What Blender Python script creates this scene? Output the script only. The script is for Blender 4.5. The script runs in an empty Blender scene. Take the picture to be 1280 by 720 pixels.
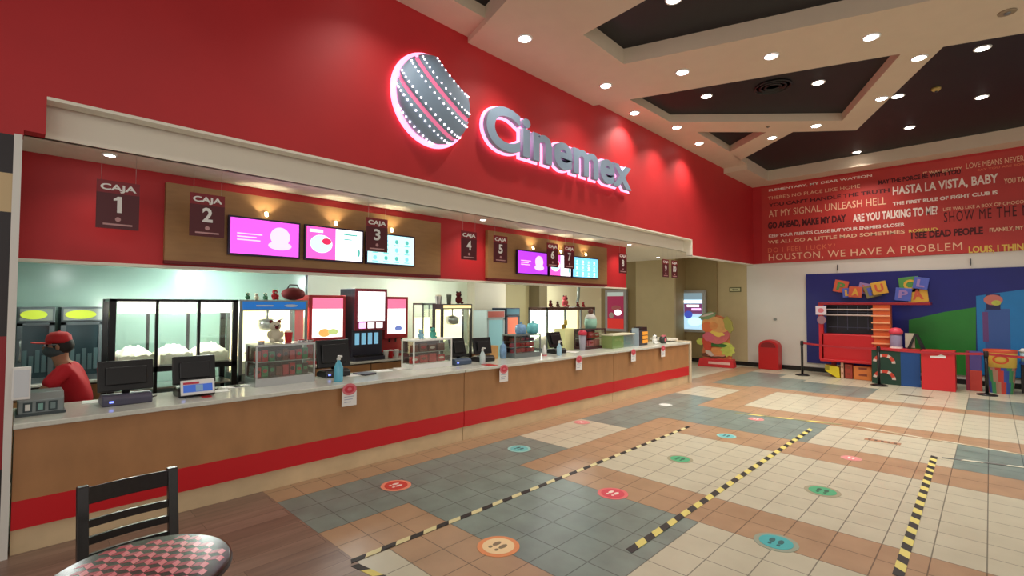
import bpy, bmesh, math, random
from mathutils import Vector, Matrix, Euler
random.seed(7)
PI = math.pi
sc = bpy.context.scene
col = sc.collection

# ------------------------------------------------------------------ camera
F = 613.47
R3 = Matrix(((0.7162939803, 0.0204655423, 0.6974984554),
             (0.6977910396, -0.0256712422, -0.7158412201),
             (0.0032555731, 0.9994609292, -0.0326688283)))
EYE = Vector((0, 0, 1.88))
cam_d = bpy.data.cameras.new('camera')
cam = bpy.data.objects.new('camera', cam_d)
col.objects.link(cam)
cam_d.sensor_fit = 'HORIZONTAL'
cam_d.sensor_width = 36
cam_d.lens = F / 1280 * 36
cam_d.clip_start = 0.05
cam.matrix_world = Matrix.Translation(EYE) @ R3.to_4x4()
sc.camera = cam

# ------------------------------------------------------------------ world, exposure
sc.view_settings.view_transform = 'Standard'
sc.view_settings.look = 'None'
sc.view_settings.gamma = 1
sc.view_settings.use_curve_mapping = False
sc.view_settings.exposure = 0.12
w = bpy.data.worlds.new('world')
sc.world = w
w.use_nodes = True
w.node_tree.nodes['Background'].inputs[0].default_value = (1.0, 0.93, 0.86, 1)
w.node_tree.nodes['Background'].inputs[1].default_value = 0.62
SPOT_W = 70      # ceiling downlights over the near half
FAR_W = 135      # the same lamps over the far half
KITCHEN_W = 14   # kitchen ceiling lamps
MALL_W = 90     # unseen area fill light in the hall behind the camera


def at(u, v, ax, val):
    d = R3 @ Vector((u - 640, -(v - 360), -F))
    i = 'xyz'.index(ax)
    t = (val - EYE[i]) / d[i]
    return EYE + d * t


def fl(u, v, z=0.0):
    return at(u, v, 'z', z)


def span(uL, uR, vT, vB, X):
    """extent in y and z of a pixel rectangle on the plane x = X"""
    vm = (vT + vB) / 2
    um = (uL + uR) / 2
    return at(uL, vm, 'x', X).y, at(uR, vm, 'x', X).y, at(um, vB, 'x', X).z, at(um, vT, 'x', X).z


# ------------------------------------------------------------------ materials
def s2l(c):
    return tuple(((x / 255) / 12.92 if x / 255 <= 0.04045 else ((x / 255 + 0.055) / 1.055) ** 2.4) for x in c)


MATS = {}


def M(name, rgb, rough=0.5, metal=0.0, emit=0.0, noise=0.0, scale=8.0, spec=0.5, bump=0.0, stretch=None, ecol=None, coat=0):
    if name in MATS:
        return MATS[name]
    m = bpy.data.materials.new(name)
    m.use_nodes = True
    nt = m.node_tree
    b = nt.nodes['Principled BSDF']
    c = s2l(rgb)
    b.inputs['Base Color'].default_value = (*c, 1)
    b.inputs['Roughness'].default_value = rough
    b.inputs['Metallic'].default_value = metal
    b.inputs['Specular IOR Level'].default_value = spec
    if coat:
        b.inputs['Coat Weight'].default_value = coat
        b.inputs['Coat Roughness'].default_value = 0.1
    if emit:
        e = s2l(ecol) if ecol else c
        b.inputs['Emission Color'].default_value = (*e, 1)
        b.inputs['Emission Strength'].default_value = emit
    if noise or bump:
        tc = nt.nodes.new('ShaderNodeTexCoord')
        mp = nt.nodes.new('ShaderNodeMapping')
        if stretch:
            mp.inputs['Scale'].default_value = stretch
        n = nt.nodes.new('ShaderNodeTexNoise')
        n.inputs['Scale'].default_value = scale
        n.inputs['Detail'].default_value = 4
        nt.links.new(tc.outputs['Object'], mp.inputs[0])
        nt.links.new(mp.outputs[0], n.inputs['Vector'])
        if noise:
            r = nt.nodes.new('ShaderNodeValToRGB')
            r.color_ramp.elements[0].position = 0.3
            r.color_ramp.elements[1].position = 0.7
            r.color_ramp.elements[0].color = (*[x * (1 - noise) for x in c], 1)
            r.color_ramp.elements[1].color = (*[min(1, x * (1 + noise)) for x in c], 1)
            nt.links.new(n.outputs[0], r.inputs[0])
            nt.links.new(r.outputs[0], b.inputs['Base Color'])
        if bump:
            bp = nt.nodes.new('ShaderNodeBump')
            bp.inputs['Strength'].default_value = bump
            bp.inputs['Distance'].default_value = 0.01
            nt.links.new(n.outputs[0], bp.inputs['Height'])
            nt.links.new(bp.outputs[0], b.inputs['Normal'])
    MATS[name] = m
    return m


def glass(name, rgb=(255, 255, 255), gloss=0.12, tint=0.0):
    if name in MATS:
        return MATS[name]
    m = bpy.data.materials.new(name)
    m.use_nodes = True
    nt = m.node_tree
    nt.nodes.clear()
    o = nt.nodes.new('ShaderNodeOutputMaterial')
    mx = nt.nodes.new('ShaderNodeMixShader')
    t = nt.nodes.new('ShaderNodeBsdfTransparent')
    g = nt.nodes.new('ShaderNodeBsdfGlossy')
    g.inputs['Roughness'].default_value = 0.03
    t.inputs[0].default_value = (*s2l(rgb), 1)
    mx.inputs[0].default_value = gloss
    nt.links.new(t.outputs[0], mx.inputs[1])
    nt.links.new(g.outputs[0], mx.inputs[2])
    nt.links.new(mx.outputs[0], o.inputs[0])
    MATS[name] = m
    return m


def tile_mat(name, rgb, var=0.08, rough=0.32):
    """floor tile: UV 0..1 per tile, grout drawn along the tile's rim"""
    m = bpy.data.materials.new(name)
    m.use_nodes = True
    nt = m.node_tree
    b = nt.nodes['Principled BSDF']
    c = s2l(rgb)
    tc = nt.nodes.new('ShaderNodeTexCoord')
    n = nt.nodes.new('ShaderNodeTexNoise')
    n.inputs['Scale'].default_value = 3.5
    n.inputs['Detail'].default_value = 5
    nt.links.new(tc.outputs['Object'], n.inputs['Vector'])
    r = nt.nodes.new('ShaderNodeValToRGB')
    r.color_ramp.elements[0].position = 0.3
    r.color_ramp.elements[1].position = 0.7
    r.color_ramp.elements[0].color = (*[x * (1 - var) for x in c], 1)
    r.color_ramp.elements[1].color = (*[min(1, x * (1 + var)) for x in c], 1)
    nt.links.new(n.outputs[0], r.inputs[0])
    uv = nt.nodes.new('ShaderNodeUVMap')
    sx = nt.nodes.new('ShaderNodeSeparateXYZ')
    nt.links.new(uv.outputs[0], sx.inputs[0])

    def mth(op, a, bb=None):
        k = nt.nodes.new('ShaderNodeMath')
        k.operation = op
        for i, x in enumerate((a, bb)):
            if x is None:
                continue
            if isinstance(x, (int, float)):
                k.inputs[i].default_value = x
            else:
                nt.links.new(x, k.inputs[i])
        return k.outputs[0]
    dx = mth('ABSOLUTE', mth('SUBTRACT', sx.outputs[0], 0.5))
    dy = mth('ABSOLUTE', mth('SUBTRACT', sx.outputs[1], 0.5))
    g = mth('GREATER_THAN', mth('MAXIMUM', dx, dy), 0.486)
    mix = nt.nodes.new('ShaderNodeMix')
    mix.data_type = 'RGBA'
    nt.links.new(g, mix.inputs[0])
    nt.links.new(r.outputs[0], mix.inputs[6])
    mix.inputs[7].default_value = (*[x * 0.36 for x in c], 1)
    nt.links.new(mix.outputs[2], b.inputs['Base Color'])
    b.inputs['Roughness'].default_value = rough
    rr = mth('ADD', mth('MULTIPLY', n.outputs[0], 0.15), rough - 0.07)
    nt.links.new(rr, b.inputs['Roughness'])
    MATS[name] = m
    return m


RED = M('red paint', (186, 36, 40), 0.55, noise=0.04, scale=2)
RED2 = M('inner red paint', (188, 34, 40), 0.5, noise=0.04, scale=2)
CREAM = M('cream plaster', (214, 196, 172), 0.8, noise=0.02, scale=4)
SOFFIT = M('pale soffit plaster', (236, 230, 214), 0.6)
BLACKC = M('black ceiling paint', (20, 18, 23), 0.55)
WHITEW = M('white wall paint', (226, 222, 212), 0.28, noise=0.02, scale=2)
OLIVE = M('olive wall paint', (166, 148, 104), 0.7, noise=0.04, scale=3)
TAN = M('tan wall paint', (206, 190, 146), 0.7, noise=0.03, scale=3)
GREENW = M('green glossy wall', (138, 168, 158), 0.22, noise=0.03, scale=2)
KWHITE = M('kitchen white wall', (226, 232, 214), 0.4)
KGREY = M('kitchen beige wall', (206, 196, 176), 0.5)
KCREAM = M('kitchen cream wall', (236, 226, 190), 0.5)
WOOD = M('counter laminate', (176, 128, 84), 0.4, noise=0.10, scale=5, stretch=(1, 6, 0.5))
PLY = M('menu board laminate', (160, 120, 76), 0.45, noise=0.08, scale=5, stretch=(1, 0.5, 5))
BAND = M('red laminate band', (206, 24, 34), 0.35)
KICK = M('beige kick tile', (220, 196, 156), 0.4, noise=0.08, scale=4)
TOP = M('pale quartz top', (214, 216, 204), 0.15, noise=0.05, scale=30)
BLACK = M('black plastic', (18, 18, 20), 0.35)
BLACKM = M('black metal', (22, 22, 24), 0.3, metal=0.3)
DGREY = M('dark grey plastic', (58, 58, 66), 0.4)
PURPLEG = M('purple grey plastic', (74, 72, 92), 0.4)
STEEL = M('brushed steel', (190, 192, 192), 0.28, metal=0.9)
STEELD = M('worn steel', (134, 142, 142), 0.35, metal=0.7)
WHITE = M('white plastic', (236, 236, 232), 0.4)
PAPER = M('white paper', (238, 236, 232), 0.8)
GLASS = glass('clear glass', (250, 255, 252), 0.08)
DGLASS = glass('dark glass', (120, 140, 145), 0.16)
REDP = M('red plastic', (190, 20, 26), 0.35)
PINKP = M('pink print', (222, 120, 130), 0.6)
BLUEP = M('blue plastic', (36, 112, 196), 0.4)
LAMP = M('lit lamp lens', (255, 250, 240), 0.5, emit=14)
PANEL = M('lit white panel', (255, 252, 236), 0.5, emit=2.2)
PANELW = M('warm lit panel', (255, 240, 196), 0.5, emit=1.3)
POP = M('popcorn', (255, 248, 226), 0.8, noise=0.1, scale=30, bump=0.6)
MAROON = M('maroon sign', (84, 16, 26), 0.4)
MAROONR = M('bright maroon sign header', (128, 22, 34), 0.4)
CHAIRB = M('worn black lacquer', (24, 20, 19), 0.3, noise=0.3, scale=40, coat=0.3)
SKIN = M('skin', (176, 122, 94), 0.55)
HAIR = M('dark hair', (24, 18, 16), 0.6)
TEAL_T = tile_mat('teal tile', (124, 140, 132), 0.16)
CREAM_T = tile_mat('cream tile', (198, 194, 170), 0.05)
TERR_T = tile_mat('terracotta tile', (176, 144, 112), 0.10)


# ------------------------------------------------------------------ mesh builder
class MB:
    def __init__(self):
        self.bm = bmesh.new()
        self.mats = []

    def mi(self, m):
        if m is None:
            m = self.default if hasattr(self, 'default') else None
        if m not in self.mats:
            self.mats.append(m)
        return self.mats.index(m)

    def _face(self, vs, i, smooth=False):
        try:
            f = self.bm.faces.new(vs)
            f.material_index = i
            f.smooth = smooth
            return f
        except ValueError:
            return None

    def box(self, x0, x1, y0, y1, z0, z1, m=None, rot=None, piv=None):
        i = self.mi(m)
        c = [Vector((x, y, z)) for z in (z0, z1) for y in (y0, y1) for x in (x0, x1)]
        if rot is not None:
            p = Vector(piv) if piv is not None else Vector(((x0 + x1) / 2, (y0 + y1) / 2, (z0 + z1) / 2))
            rm = Euler(rot).to_matrix()
            c = [rm @ (q - p) + p for q in c]
        v = [self.bm.verts.new(q) for q in c]
        for a in ((0, 2, 3, 1), (4, 5, 7, 6), (0, 1, 5, 4), (2, 6, 7, 3), (0, 4, 6, 2), (1, 3, 7, 5)):
            self._face([v[k] for k in a], i)
        return self

    def rings(self, rs, m=None, cap=True, smooth=True, closed=False):
        i = self.mi(m)
        vr = [[self.bm.verts.new(p) for p in r] for r in rs]
        n = len(vr[0])
        for a in range(len(vr) - (0 if closed else 1)):
            b = (a + 1) % len(vr)
            for k in range(n):
                self._face([vr[a][k], vr[a][(k + 1) % n], vr[b][(k + 1) % n], vr[b][k]], i, smooth)
        if cap and not closed:
            self._face(list(reversed(vr[0])), i)
            self._face(vr[-1], i)
        return self

    def lathe(self, prof, c=(0, 0, 0), seg=20, m=None, smooth=True, cap=True):
        c = Vector(c)
        rs = [[c + Vector((r * math.cos(2 * PI * k / seg), r * math.sin(2 * PI * k / seg), z)) for k in range(seg)] for r, z in prof]
        return self.rings(rs, m, cap, smooth)

    def cyl(self, p0, p1, r, m=None, seg=12, r1=None, smooth=True):
        p0, p1 = Vector(p0), Vector(p1)
        d = (p1 - p0).normalized()
        a = d.orthogonal().normalized()
        b = d.cross(a)
        r1 = r if r1 is None else r1
        rs = [[p + (a * math.cos(2 * PI * k / seg) + b * math.sin(2 * PI * k / seg)) * q for k in range(seg)] for p, q in ((p0, r), (p1, r1))]
        return self.rings(rs, m, True, smooth)

    def tube(self, pts, r, m=None, seg=8):
        pts = [Vector(p) for p in pts]
        rs = []
        for i, p in enumerate(pts):
            d = (pts[min(i + 1, len(pts) - 1)] - pts[max(i - 1, 0)]).normalized()
            a = d.cross(Vector((0, 0, 1)))
            if a.length < 0.05:
                a = d.cross(Vector((1, 0, 0)))
            a.normalize()
            b = d.cross(a)
            rs.append([p + (a * math.cos(2 * PI * k / seg) + b * math.sin(2 * PI * k / seg)) * r for k in range(seg)])
        return self.rings(rs, m)

    def prism(self, pts, a, b, ax='y', m=None):
        """polygon extruded along an axis from a to b. ax y: pts are (x,z); z: (x,y); x: (y,z)"""
        i = self.mi(m)

        def P(p, t):
            return {'y': (p[0], t, p[1]), 'z': (p[0], p[1], t), 'x': (t, p[0], p[1])}[ax]
        v0 = [self.bm.verts.new(P(p, a)) for p in pts]
        v1 = [self.bm.verts.new(P(p, b)) for p in pts]
        n = len(pts)
        self._face(v0, i)
        self._face(list(reversed(v1)), i)
        for k in range(n):
            self._face([v0[k], v1[k], v1[(k + 1) % n], v0[(k + 1) % n]], i)
        return self

    def ball(self, c, r, m=None, seg=14, rings=8, sc_=(1, 1, 1)):
        c = Vector(c)
        rs = []
        for j in range(rings + 1):
            t = PI * (j + 0.02) / (rings + 0.04)
            rs.append([c + Vector((r * sc_[0] * math.sin(t) * math.cos(2 * PI * k / seg), r * sc_[1] * math.sin(t) * math.sin(2 * PI * k / seg), -r * sc_[2] * math.cos(t))) for k in range(seg)])
        return self.rings(rs, m)

    def build(self, name, mat=None, parent=None, bevel=0.0, loc=None, rotz=None):
        me = bpy.data.meshes.new(name)
        bmesh.ops.recalc_face_normals(self.bm, faces=self.bm.faces)
        self.bm.to_mesh(me)
        self.bm.free()
        for m in (self.mats or [None]):
            me.materials.append(m if m is not None else mat)
        o = bpy.data.objects.new(name, me)
        col.objects.link(o)
        if parent is not None:
            o.parent = parent
        if loc is not None:
            o.location = loc
        if rotz is not None:
            o.rotation_euler = (0, 0, rotz)
        if bevel:
            b = o.modifiers.new('bevel', 'BEVEL')
            b.width = bevel
            b.segments = 2
            b.limit_method = 'ANGLE'
        return o


def box(name, x0, x1, y0, y1, z0, z1, mat, parent=None, bevel=0.0):
    return MB().box(x0, x1, y0, y1, z0, z1).build(name, mat, parent, bevel)


def tag(o, label, cat, group=None, kind=None):
    o['label'] = label
    o['category'] = cat
    if group:
        o['group'] = group
    if kind:
        o['kind'] = kind
    return o


def struct(o):
    o['kind'] = 'structure'
    return o


def thing(name, label, cat, loc=(0, 0, 0), rotz=0.0, group=None):
    o = bpy.data.objects.new(name, None)
    col.objects.link(o)
    o.location = loc
    o.rotation_euler = (0, 0, rotz)
    o.empty_display_size = 0.1
    return tag(o, label, cat, group)


def copy_tree(o, parent=None):
    c = o.copy()
    col.objects.link(c)
    c.parent = parent
    for ch in list(o.children):
        copy_tree(ch, c)
    return c


def text_mesh(s, offset=0.0, extrude=0.0, shear=0.0, spacing=1.0, res=3):
    cu = bpy.data.curves.new('lettering', 'FONT')
    cu.body = s
    cu.size = 1
    cu.offset = offset
    cu.extrude = extrude
    cu.shear = shear
    cu.space_character = spacing
    cu.resolution_u = res
    t = bpy.data.objects.new('lettering', cu)
    col.objects.link(t)
    dg = bpy.context.evaluated_depsgraph_get()
    dg.update()
    me = bpy.data.meshes.new_from_object(t.evaluated_get(dg))
    bpy.data.objects.remove(t)
    return me


def text(name, s, x0, x1, z0, z1, y, mat, parent, thick=0.002, offset=0.02, depth=None, shear=0.0, hfit=True, plane='y', sp=1.0):
    """lettering fitted to the rectangle x0..x1, z0..z1, front face at y (towards -y)"""
    me = text_mesh(s, offset, 0.05, shear, sp)
    xs = [v.co.x for v in me.vertices]
    ys = [v.co.y for v in me.vertices]
    if not xs:
        return None
    ax, bx, ay, by = min(xs), max(xs), min(ys), max(ys)
    sx = (x1 - x0) / (bx - ax)
    sz = (z1 - z0) / (by - ay)
    if not hfit:
        sz = sx
    for v in me.vertices:
        x = x0 + (v.co.x - ax) * sx
        z = z0 + (v.co.y - ay) * sz
        d = 0 if v.co.z > 0 else thick
        if plane == 'y':
            v.co = Vector((x, y + d, z))
        else:                                # lying flat
            v.co = Vector((x, z, y - d))
    me.materials.append(mat)
    o = bpy.data.objects.new(name, me)
    col.objects.link(o)
    o.parent = parent
    return o


# =================================================================== FLOOR
def floor():
    xl = [-5.45, -5.15, -4.86, -4.565, -4.27, -3.975, -3.66, -3.345, -3.045, -2.745, -2.445, -2.145, -1.845, -1.545, -1.245, -0.945, -0.65, -0.355, -0.055]
    while xl[-1] < 7:
        xl.append(xl[-1] + 0.297)
    yl = [1.82, 2.09, 2.38, 2.69, 3.0, 3.33, 3.64, 3.94, 4.22, 4.54, 4.855]
    yl += [4.855 + (6.91 - 4.855) * k / 7 for k in range(1, 8)]
    yl += [7.29, 7.67, 8.01, 8.35, 8.70, 9.045, 9.35, 9.66]
    yl += [9.66 + (11.65 - 9.66) * k / 6 for k in range(1, 7)] + [11.9, 12.12]
    while yl[-1] < 15.8:
        yl.append(yl[-1] + 0.32)
    yl.append(16.6)
    s = 1.0444

    def colour(x, y):
        X, Y = x / s, y / s
        A, B, C, D, E = X < -4.68, -4.68 < X < -3.82, -3.82 < X < -3.22, -3.22 < X < -1.78, -1.78 < X < -0.35
        if A:
            return CREAM_T if (Y > 11.7 and X < -5.2) or Y > 15 else TERR_T
        if Y < 2.57:
            if B:
                return TEAL_T
            if Y < 2.0 and X > -3.22:
                return CREAM_T
            return TERR_T if X < -1.78 else CREAM_T
        if Y < 4.06:
            return TEAL_T if X < -1.78 else CREAM_T
        if B:
            if 4.95 < Y < 6.35 or 9.62 < Y < 10.93:
                return CREAM_T
            if 10.93 < Y < 11.3:
                return TERR_T
            return TEAL_T if Y < 14 else CREAM_T
        if Y < 4.65:
            return TERR_T
        if C:
            if 7.34 < Y < 8.66:
                return TEAL_T
            if 11.6 < Y < 13.4:
                return TEAL_T
            return TERR_T if Y < 11.6 else CREAM_T
        if Y < 6.62:
            return CREAM_T
        if Y < 7.34:
            return TERR_T
        if Y < 8.66:
            return TEAL_T if D or (X > -0.35) else CREAM_T
        if Y < 9.25:
            return TERR_T
        if Y < 11.2:
            return CREAM_T
        if Y < 11.6:
            return TERR_T
        if Y < 13.2:
            return CREAM_T if E else TEAL_T
        return CREAM_T
    bm = bmesh.new()
    uvl = bm.loops.layers.uv.new('UVMap')
    ms = [TEAL_T, CREAM_T, TERR_T]
    for i in range(len(xl) - 1):
        for j in range(len(yl) - 1):
            q = [(xl[i], yl[j]), (xl[i + 1], yl[j]), (xl[i + 1], yl[j + 1]), (xl[i], yl[j + 1])]
            f = bm.faces.new([bm.verts.new((a, b, 0)) for a, b in q])
            f.material_index = ms.index(colour((xl[i] + xl[i + 1]) / 2, (yl[j] + yl[j + 1]) / 2))
            for lp, c in zip(f.loops, ((0, 0), (1, 0), (1, 1), (0, 1))):
                lp[uvl].uv = c
    # passage and kitchen side beyond the counter line: cream tiles
    x0, x1, y0, y1 = -12.0, -5.45, -1.0, 16.6
    nx, ny = 22, 60
    for i in range(nx):
        for j in range(ny):
            a, b = x0 + (x1 - x0) * i / nx, y0 + (y1 - y0) * j / ny
            c, d = x0 + (x1 - x0) * (i + 1) / nx, y0 + (y1 - y0) * (j + 1) / ny
            f = bm.faces.new([bm.verts.new((p, q, 0)) for p, q in ((a, b), (c, b), (c, d), (a, d))])
            f.material_index = 1
            for lp, cc in zip(f.loops, ((0, 0), (1, 0), (1, 1), (0, 1))):
                lp[uvl].uv = cc
    me = bpy.data.meshes.new('floor')
    bm.to_mesh(me)
    bm.free()
    for m in ms:
        me.materials.append(m)
    o = bpy.data.objects.new('floor', me)
    col.objects.link(o)
    struct(o)
    # brown plank floor in the seating corner
    m = bpy.data.materials.new('brown plank vinyl')
    m.use_nodes = True
    nt = m.node_tree
    b = nt.nodes['Principled BSDF']
    tc = nt.nodes.new('ShaderNodeTexCoord')
    br = nt.nodes.new('ShaderNodeTexBrick')
    br.inputs['Color1'].default_value = (*s2l((150, 124, 108)), 1)
    br.inputs['Color2'].default_value = (*s2l((128, 104, 90)), 1)
    br.inputs['Mortar'].default_value = (*s2l((92, 72, 62)), 1)
    br.inputs['Scale'].default_value = 1
    br.inputs['Brick Width'].default_value = 1.2
    br.inputs['Row Height'].default_value = 0.18
    br.inputs['Mortar Size'].default_value = 0.002
    n = nt.nodes.new('ShaderNodeTexNoise')
    mp = nt.nodes.new('ShaderNodeMapping')
    mp.inputs['Rotation'].default_value = (0, 0, PI / 2)
    mp2 = nt.nodes.new('ShaderNodeMapping')
    mp2.inputs['Scale'].default_value = (9, 0.8, 1)
    nt.links.new(tc.outputs['Object'], mp.inputs[0])
    nt.links.new(mp.outputs[0], br.inputs[0])
    nt.links.new(tc.outputs['Object'], mp2.inputs[0])
    nt.links.new(mp2.outputs[0], n.inputs[0])
    n.inputs['Scale'].default_value = 2
    n.inputs['Detail'].default_value = 6
    mix = nt.nodes.new('ShaderNodeMix')
    mix.data_type = 'RGBA'
    mix.blend_type = 'OVERLAY'
    mix.inputs[0].default_value = 0.5
    nt.links.new(br.outputs[0], mix.inputs[6])
    nt.links.new(n.outputs[0], mix.inputs[7])
    nt.links.new(mix.outputs[2], b.inputs['Base Color'])
    b.inputs['Roughness'].default_value = 0.36
    bb = MB()
    bb.box(-5.45, 7, -3.0, 1.82, -0.02, 0.001)
    struct(bb.build('floor_planks', m))


floor()

# =================================================================== SHELL
WX = -5.2
# upper red wall with the stepped opening above the counter, and the cream edge under it
pts = [(-3.0, 0), (0.05, 0), (0.05, 3.18), (0.17, 3.18), (0.17, 3.47), (11.65, 3.47), (11.65, 3.08), (16.0, 3.12), (16.0, 5.8), (-3.0, 5.8)]
o = MB()
o.prism([(0.05, 3.18), (0.17, 3.18), (0.17, 3.47), (11.65, 3.47), (11.65, 3.08), (16.02, 3.12), (16.02, 5.8), (0.05, 5.8)], WX - 0.14, WX, 'x')
struct(o.build('wall_left', RED))
e = MB()
e.box(WX - 0.14, WX + 0.004, 0.17, 11.65, 3.45, 3.475)
e.box(WX - 0.14, WX + 0.004, 11.62, 11.66, 3.07, 3.47)
e.prism([(11.62, 3.06), (16.0, 3.10), (16.0, 3.125), (11.62, 3.085)], WX - 0.14, WX + 0.004, 'x')
struct(e.build('trim_1', SOFFIT))
# recess: cove face, flat soffit
o = MB()
o.box(-5.46, -5.40, 0.05, 11.65, 3.2, 3.62)
o.box(-5.42, -5.34, 0.05, 11.65, 3.6, 3.66)
o.box(-12, -5.42, 0.03, 13.4, 3.2, 3.26)
o.box(-5.46, -5.34, 11.62, 11.7, 3.17, 3.66)
o.box(-5.42, -5.34, 11.66, 13.4, 3.2, 3.26)
o.box(-5.42, -5.34, 0.03, 0.17, 3.2, 3.26)
struct(o.build('ceiling_soffit', SOFFIT))
# wall left of the opening with horizontal bands, and pale jamb
o = MB()
segs = [(0, 0.66, M('charcoal stripe paint', (44, 38, 40), 0.5)), (0.66, 1.63, M('deep red stripe paint', (150, 30, 36), 0.5)), (1.63, 2.55, MATS['charcoal stripe paint']),
        (2.55, 2.84, M('sand stripe paint', (206, 180, 136), 0.5)), (2.84, 3.13, MATS['charcoal stripe paint']), (3.13, 5.8, RED)]
for a, b, m in segs:
    o.box(WX - 0.14, WX, -3.0, 0.0, a, b, m)
struct(o.build('wall_left_striped', None))
struct(box('trim_2', WX - 0.14, WX + 0.012, 0.0, 0.045, 0, 3.14, M('pale jamb paint', (224, 222, 214), 0.4)))
struct(box('wall_left_top_filler', WX - 0.14, WX, 0.0, 0.05, 3.14, 5.8, RED))
# inner red band over the kitchen
struct(box('wall_inner_band', -6.12, -6.0, 0.03, 9.92, 2.26, 3.2, RED2))
struct(box('trim_3', -6.13, -5.985, 0.03, 9.93, 2.235, 2.262, SOFFIT))
# kitchen box
struct(box('ceiling_kitchen', -9.2, -6.12, -0.4, 9.9, 2.36, 2.42, M('kitchen ceiling', (222, 226, 212), 0.5)))
o = MB()
o.box(-8.1, -8.0, -0.4, 3.4, 0, 2.4)
struct(o.build('wall_kitchen_green', GREENW))
o = MB()
o.box(-8.45, -8.3, 3.4, 7.1, 0, 2.4, KWHITE)
o.box(-8.3, -8.0, 3.38, 3.42, 0, 2.4, M('dark teal edge', (70, 96, 92), 0.4))
o.box(-8.45, -8.05, 7.1, 8.05, 0, 2.4, KGREY)
o.box(-8.6, -8.45, 8.0, 9.3, 0, 2.4, M('kitchen tan wall', (172, 160, 122), 0.6))
o.box(-8.6, -8.1, 9.3, 9.6, 0, 2.4, M('kitchen brown column', (112, 98, 70), 0.6))
o.box(-8.4, -8.15, 9.6, 12.1, 0, 2.4, KCREAM)
struct(o.build('wall_kitchen_back', None))
struct(box('wall_kitchen_side', -8.1, -5.34, -0.5, -0.4, 0, 3.2, GREENW))
# far wall
o = MB()
o.box(-5.4, 7, 16.0, 16.15, 0, 3.13, WHITEW)
o.box(-5.2, 7, 15.98, 16.15, 3.13, 5.8, RED)
o.box(-6.33, -5.4, 15.99, 16.15, 0, 3.9, TAN)
o.box(-8.2, at(896, 380, 'y', 15.92).x, 15.92, 16.0, 0, 3.9, OLIVE)
o.box(-8.75, at(843, 380, 'y', 15.1).x, 15.1, 15.2, 0, 3.9, TAN)
o.box(at(843, 380, 'y', 15.1).x - 0.1, at(843, 380, 'y', 15.1).x, 15.2, 15.92, 0, 3.9, OLIVE)
o.box(-12, -8.75, 15.2, 15.3, 0, 3.9, OLIVE)
struct(o.build('wall_far', None))
struct(box('ceiling_passage', -12, -5.34, 13.4, 16.5, 3.85, 3.95, SOFFIT))
struct(box('wall_passage_header', -12, -5.34, 13.4, 13.45, 3.26, 3.9, SOFFIT))
o = MB()
o.box(-6.33, 7, 15.965, 15.995, 0, 0.12)
o.box(-7.9, -6.3, 15.89, 15.92, 0, 0.12)
o.box(-8.75, -7.3, 15.07, 15.1, 0, 0.12)
struct(o.build('baseboard_far', M('black baseboard', (20, 18, 18), 0.4)))

# ------------------------------------------------------------------ hall ceiling


def bx_edge(x):      # far edge of the wide dropped beam
    return 7.48 + 0.358 * (x + 5.2)


def bn_edge(x):      # its near edge
    return 4.43 - 0.283 * (x + 5.2)


struct(box('ceiling', -5.34, 7, -3, 16.15, 5.80, 5.9, BLACKC))
o = MB()
ZB = 5.56
Z0 = 5.64
XR = 7.0
o.prism([(-5.2, 4.43), (XR, bn_edge(XR)), (XR, 4.3), (-3.91, 5.39)], ZB, 5.8, 'z')
o.prism([(-5.2, 4.43), (-3.91, 5.39), (-3.95, 6.49), (-5.2, 7.48)], ZB, 5.8, 'z')
o.prism([(-5.2, 7.48), (-3.95, 6.49), (XR, 6.49 + 0.34 * (XR + 3.95)), (XR, bx_edge(XR))], ZB, 5.8, 'z')
struct(o.build('ceiling_beam', CREAM))
o = MB()
o.prism([(-5.2, 7.48), (-4.67, 7.67), (-4.65, 9.45), (-5.2, 9.45)], Z0, 5.8, 'z')
o.prism([(-5.2, 9.45), (-4.65, 9.45), (-2.09, 11.78), (-1.99, 12.64), (-3.0, 11.82), (-3.42, 11.43), (-4.51, 10.38), (-5.2, 10.38)], Z0, 5.8, 'z')
o.prism([(-2.09, 11.78), (-0.80, bx_edge(-0.8)), (-0.33, bx_edge(-0.33)), (-1.99, 12.64)], Z0, 5.8, 'z')
o.prism([(-5.2, 10.38), (-4.51, 10.38), (-4.52, 12.31), (-4.6, 13.7), (-5.2, 13.7)], Z0, 5.8, 'z')
o.prism([(-4.52, 12.31), (-3.42, 11.43), (-3.0, 11.82), (-4.6, 13.22)], Z0, 5.8, 'z')
o.prism([(-5.2, -3), (-4.69, -3), (-4.69, 4.29), (-5.2, 4.43)], Z0, 5.8, 'z')
struct(o.build('ceiling_bars', CREAM))
o = MB()
o.box(-5.2, -4.58, 13.7, 15.4, 5.5, 5.8)
o.box(-5.2, XR, 15.4, 15.98, 5.5, 5.8)
struct(o.build('ceiling_cornice', CREAM))


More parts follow.
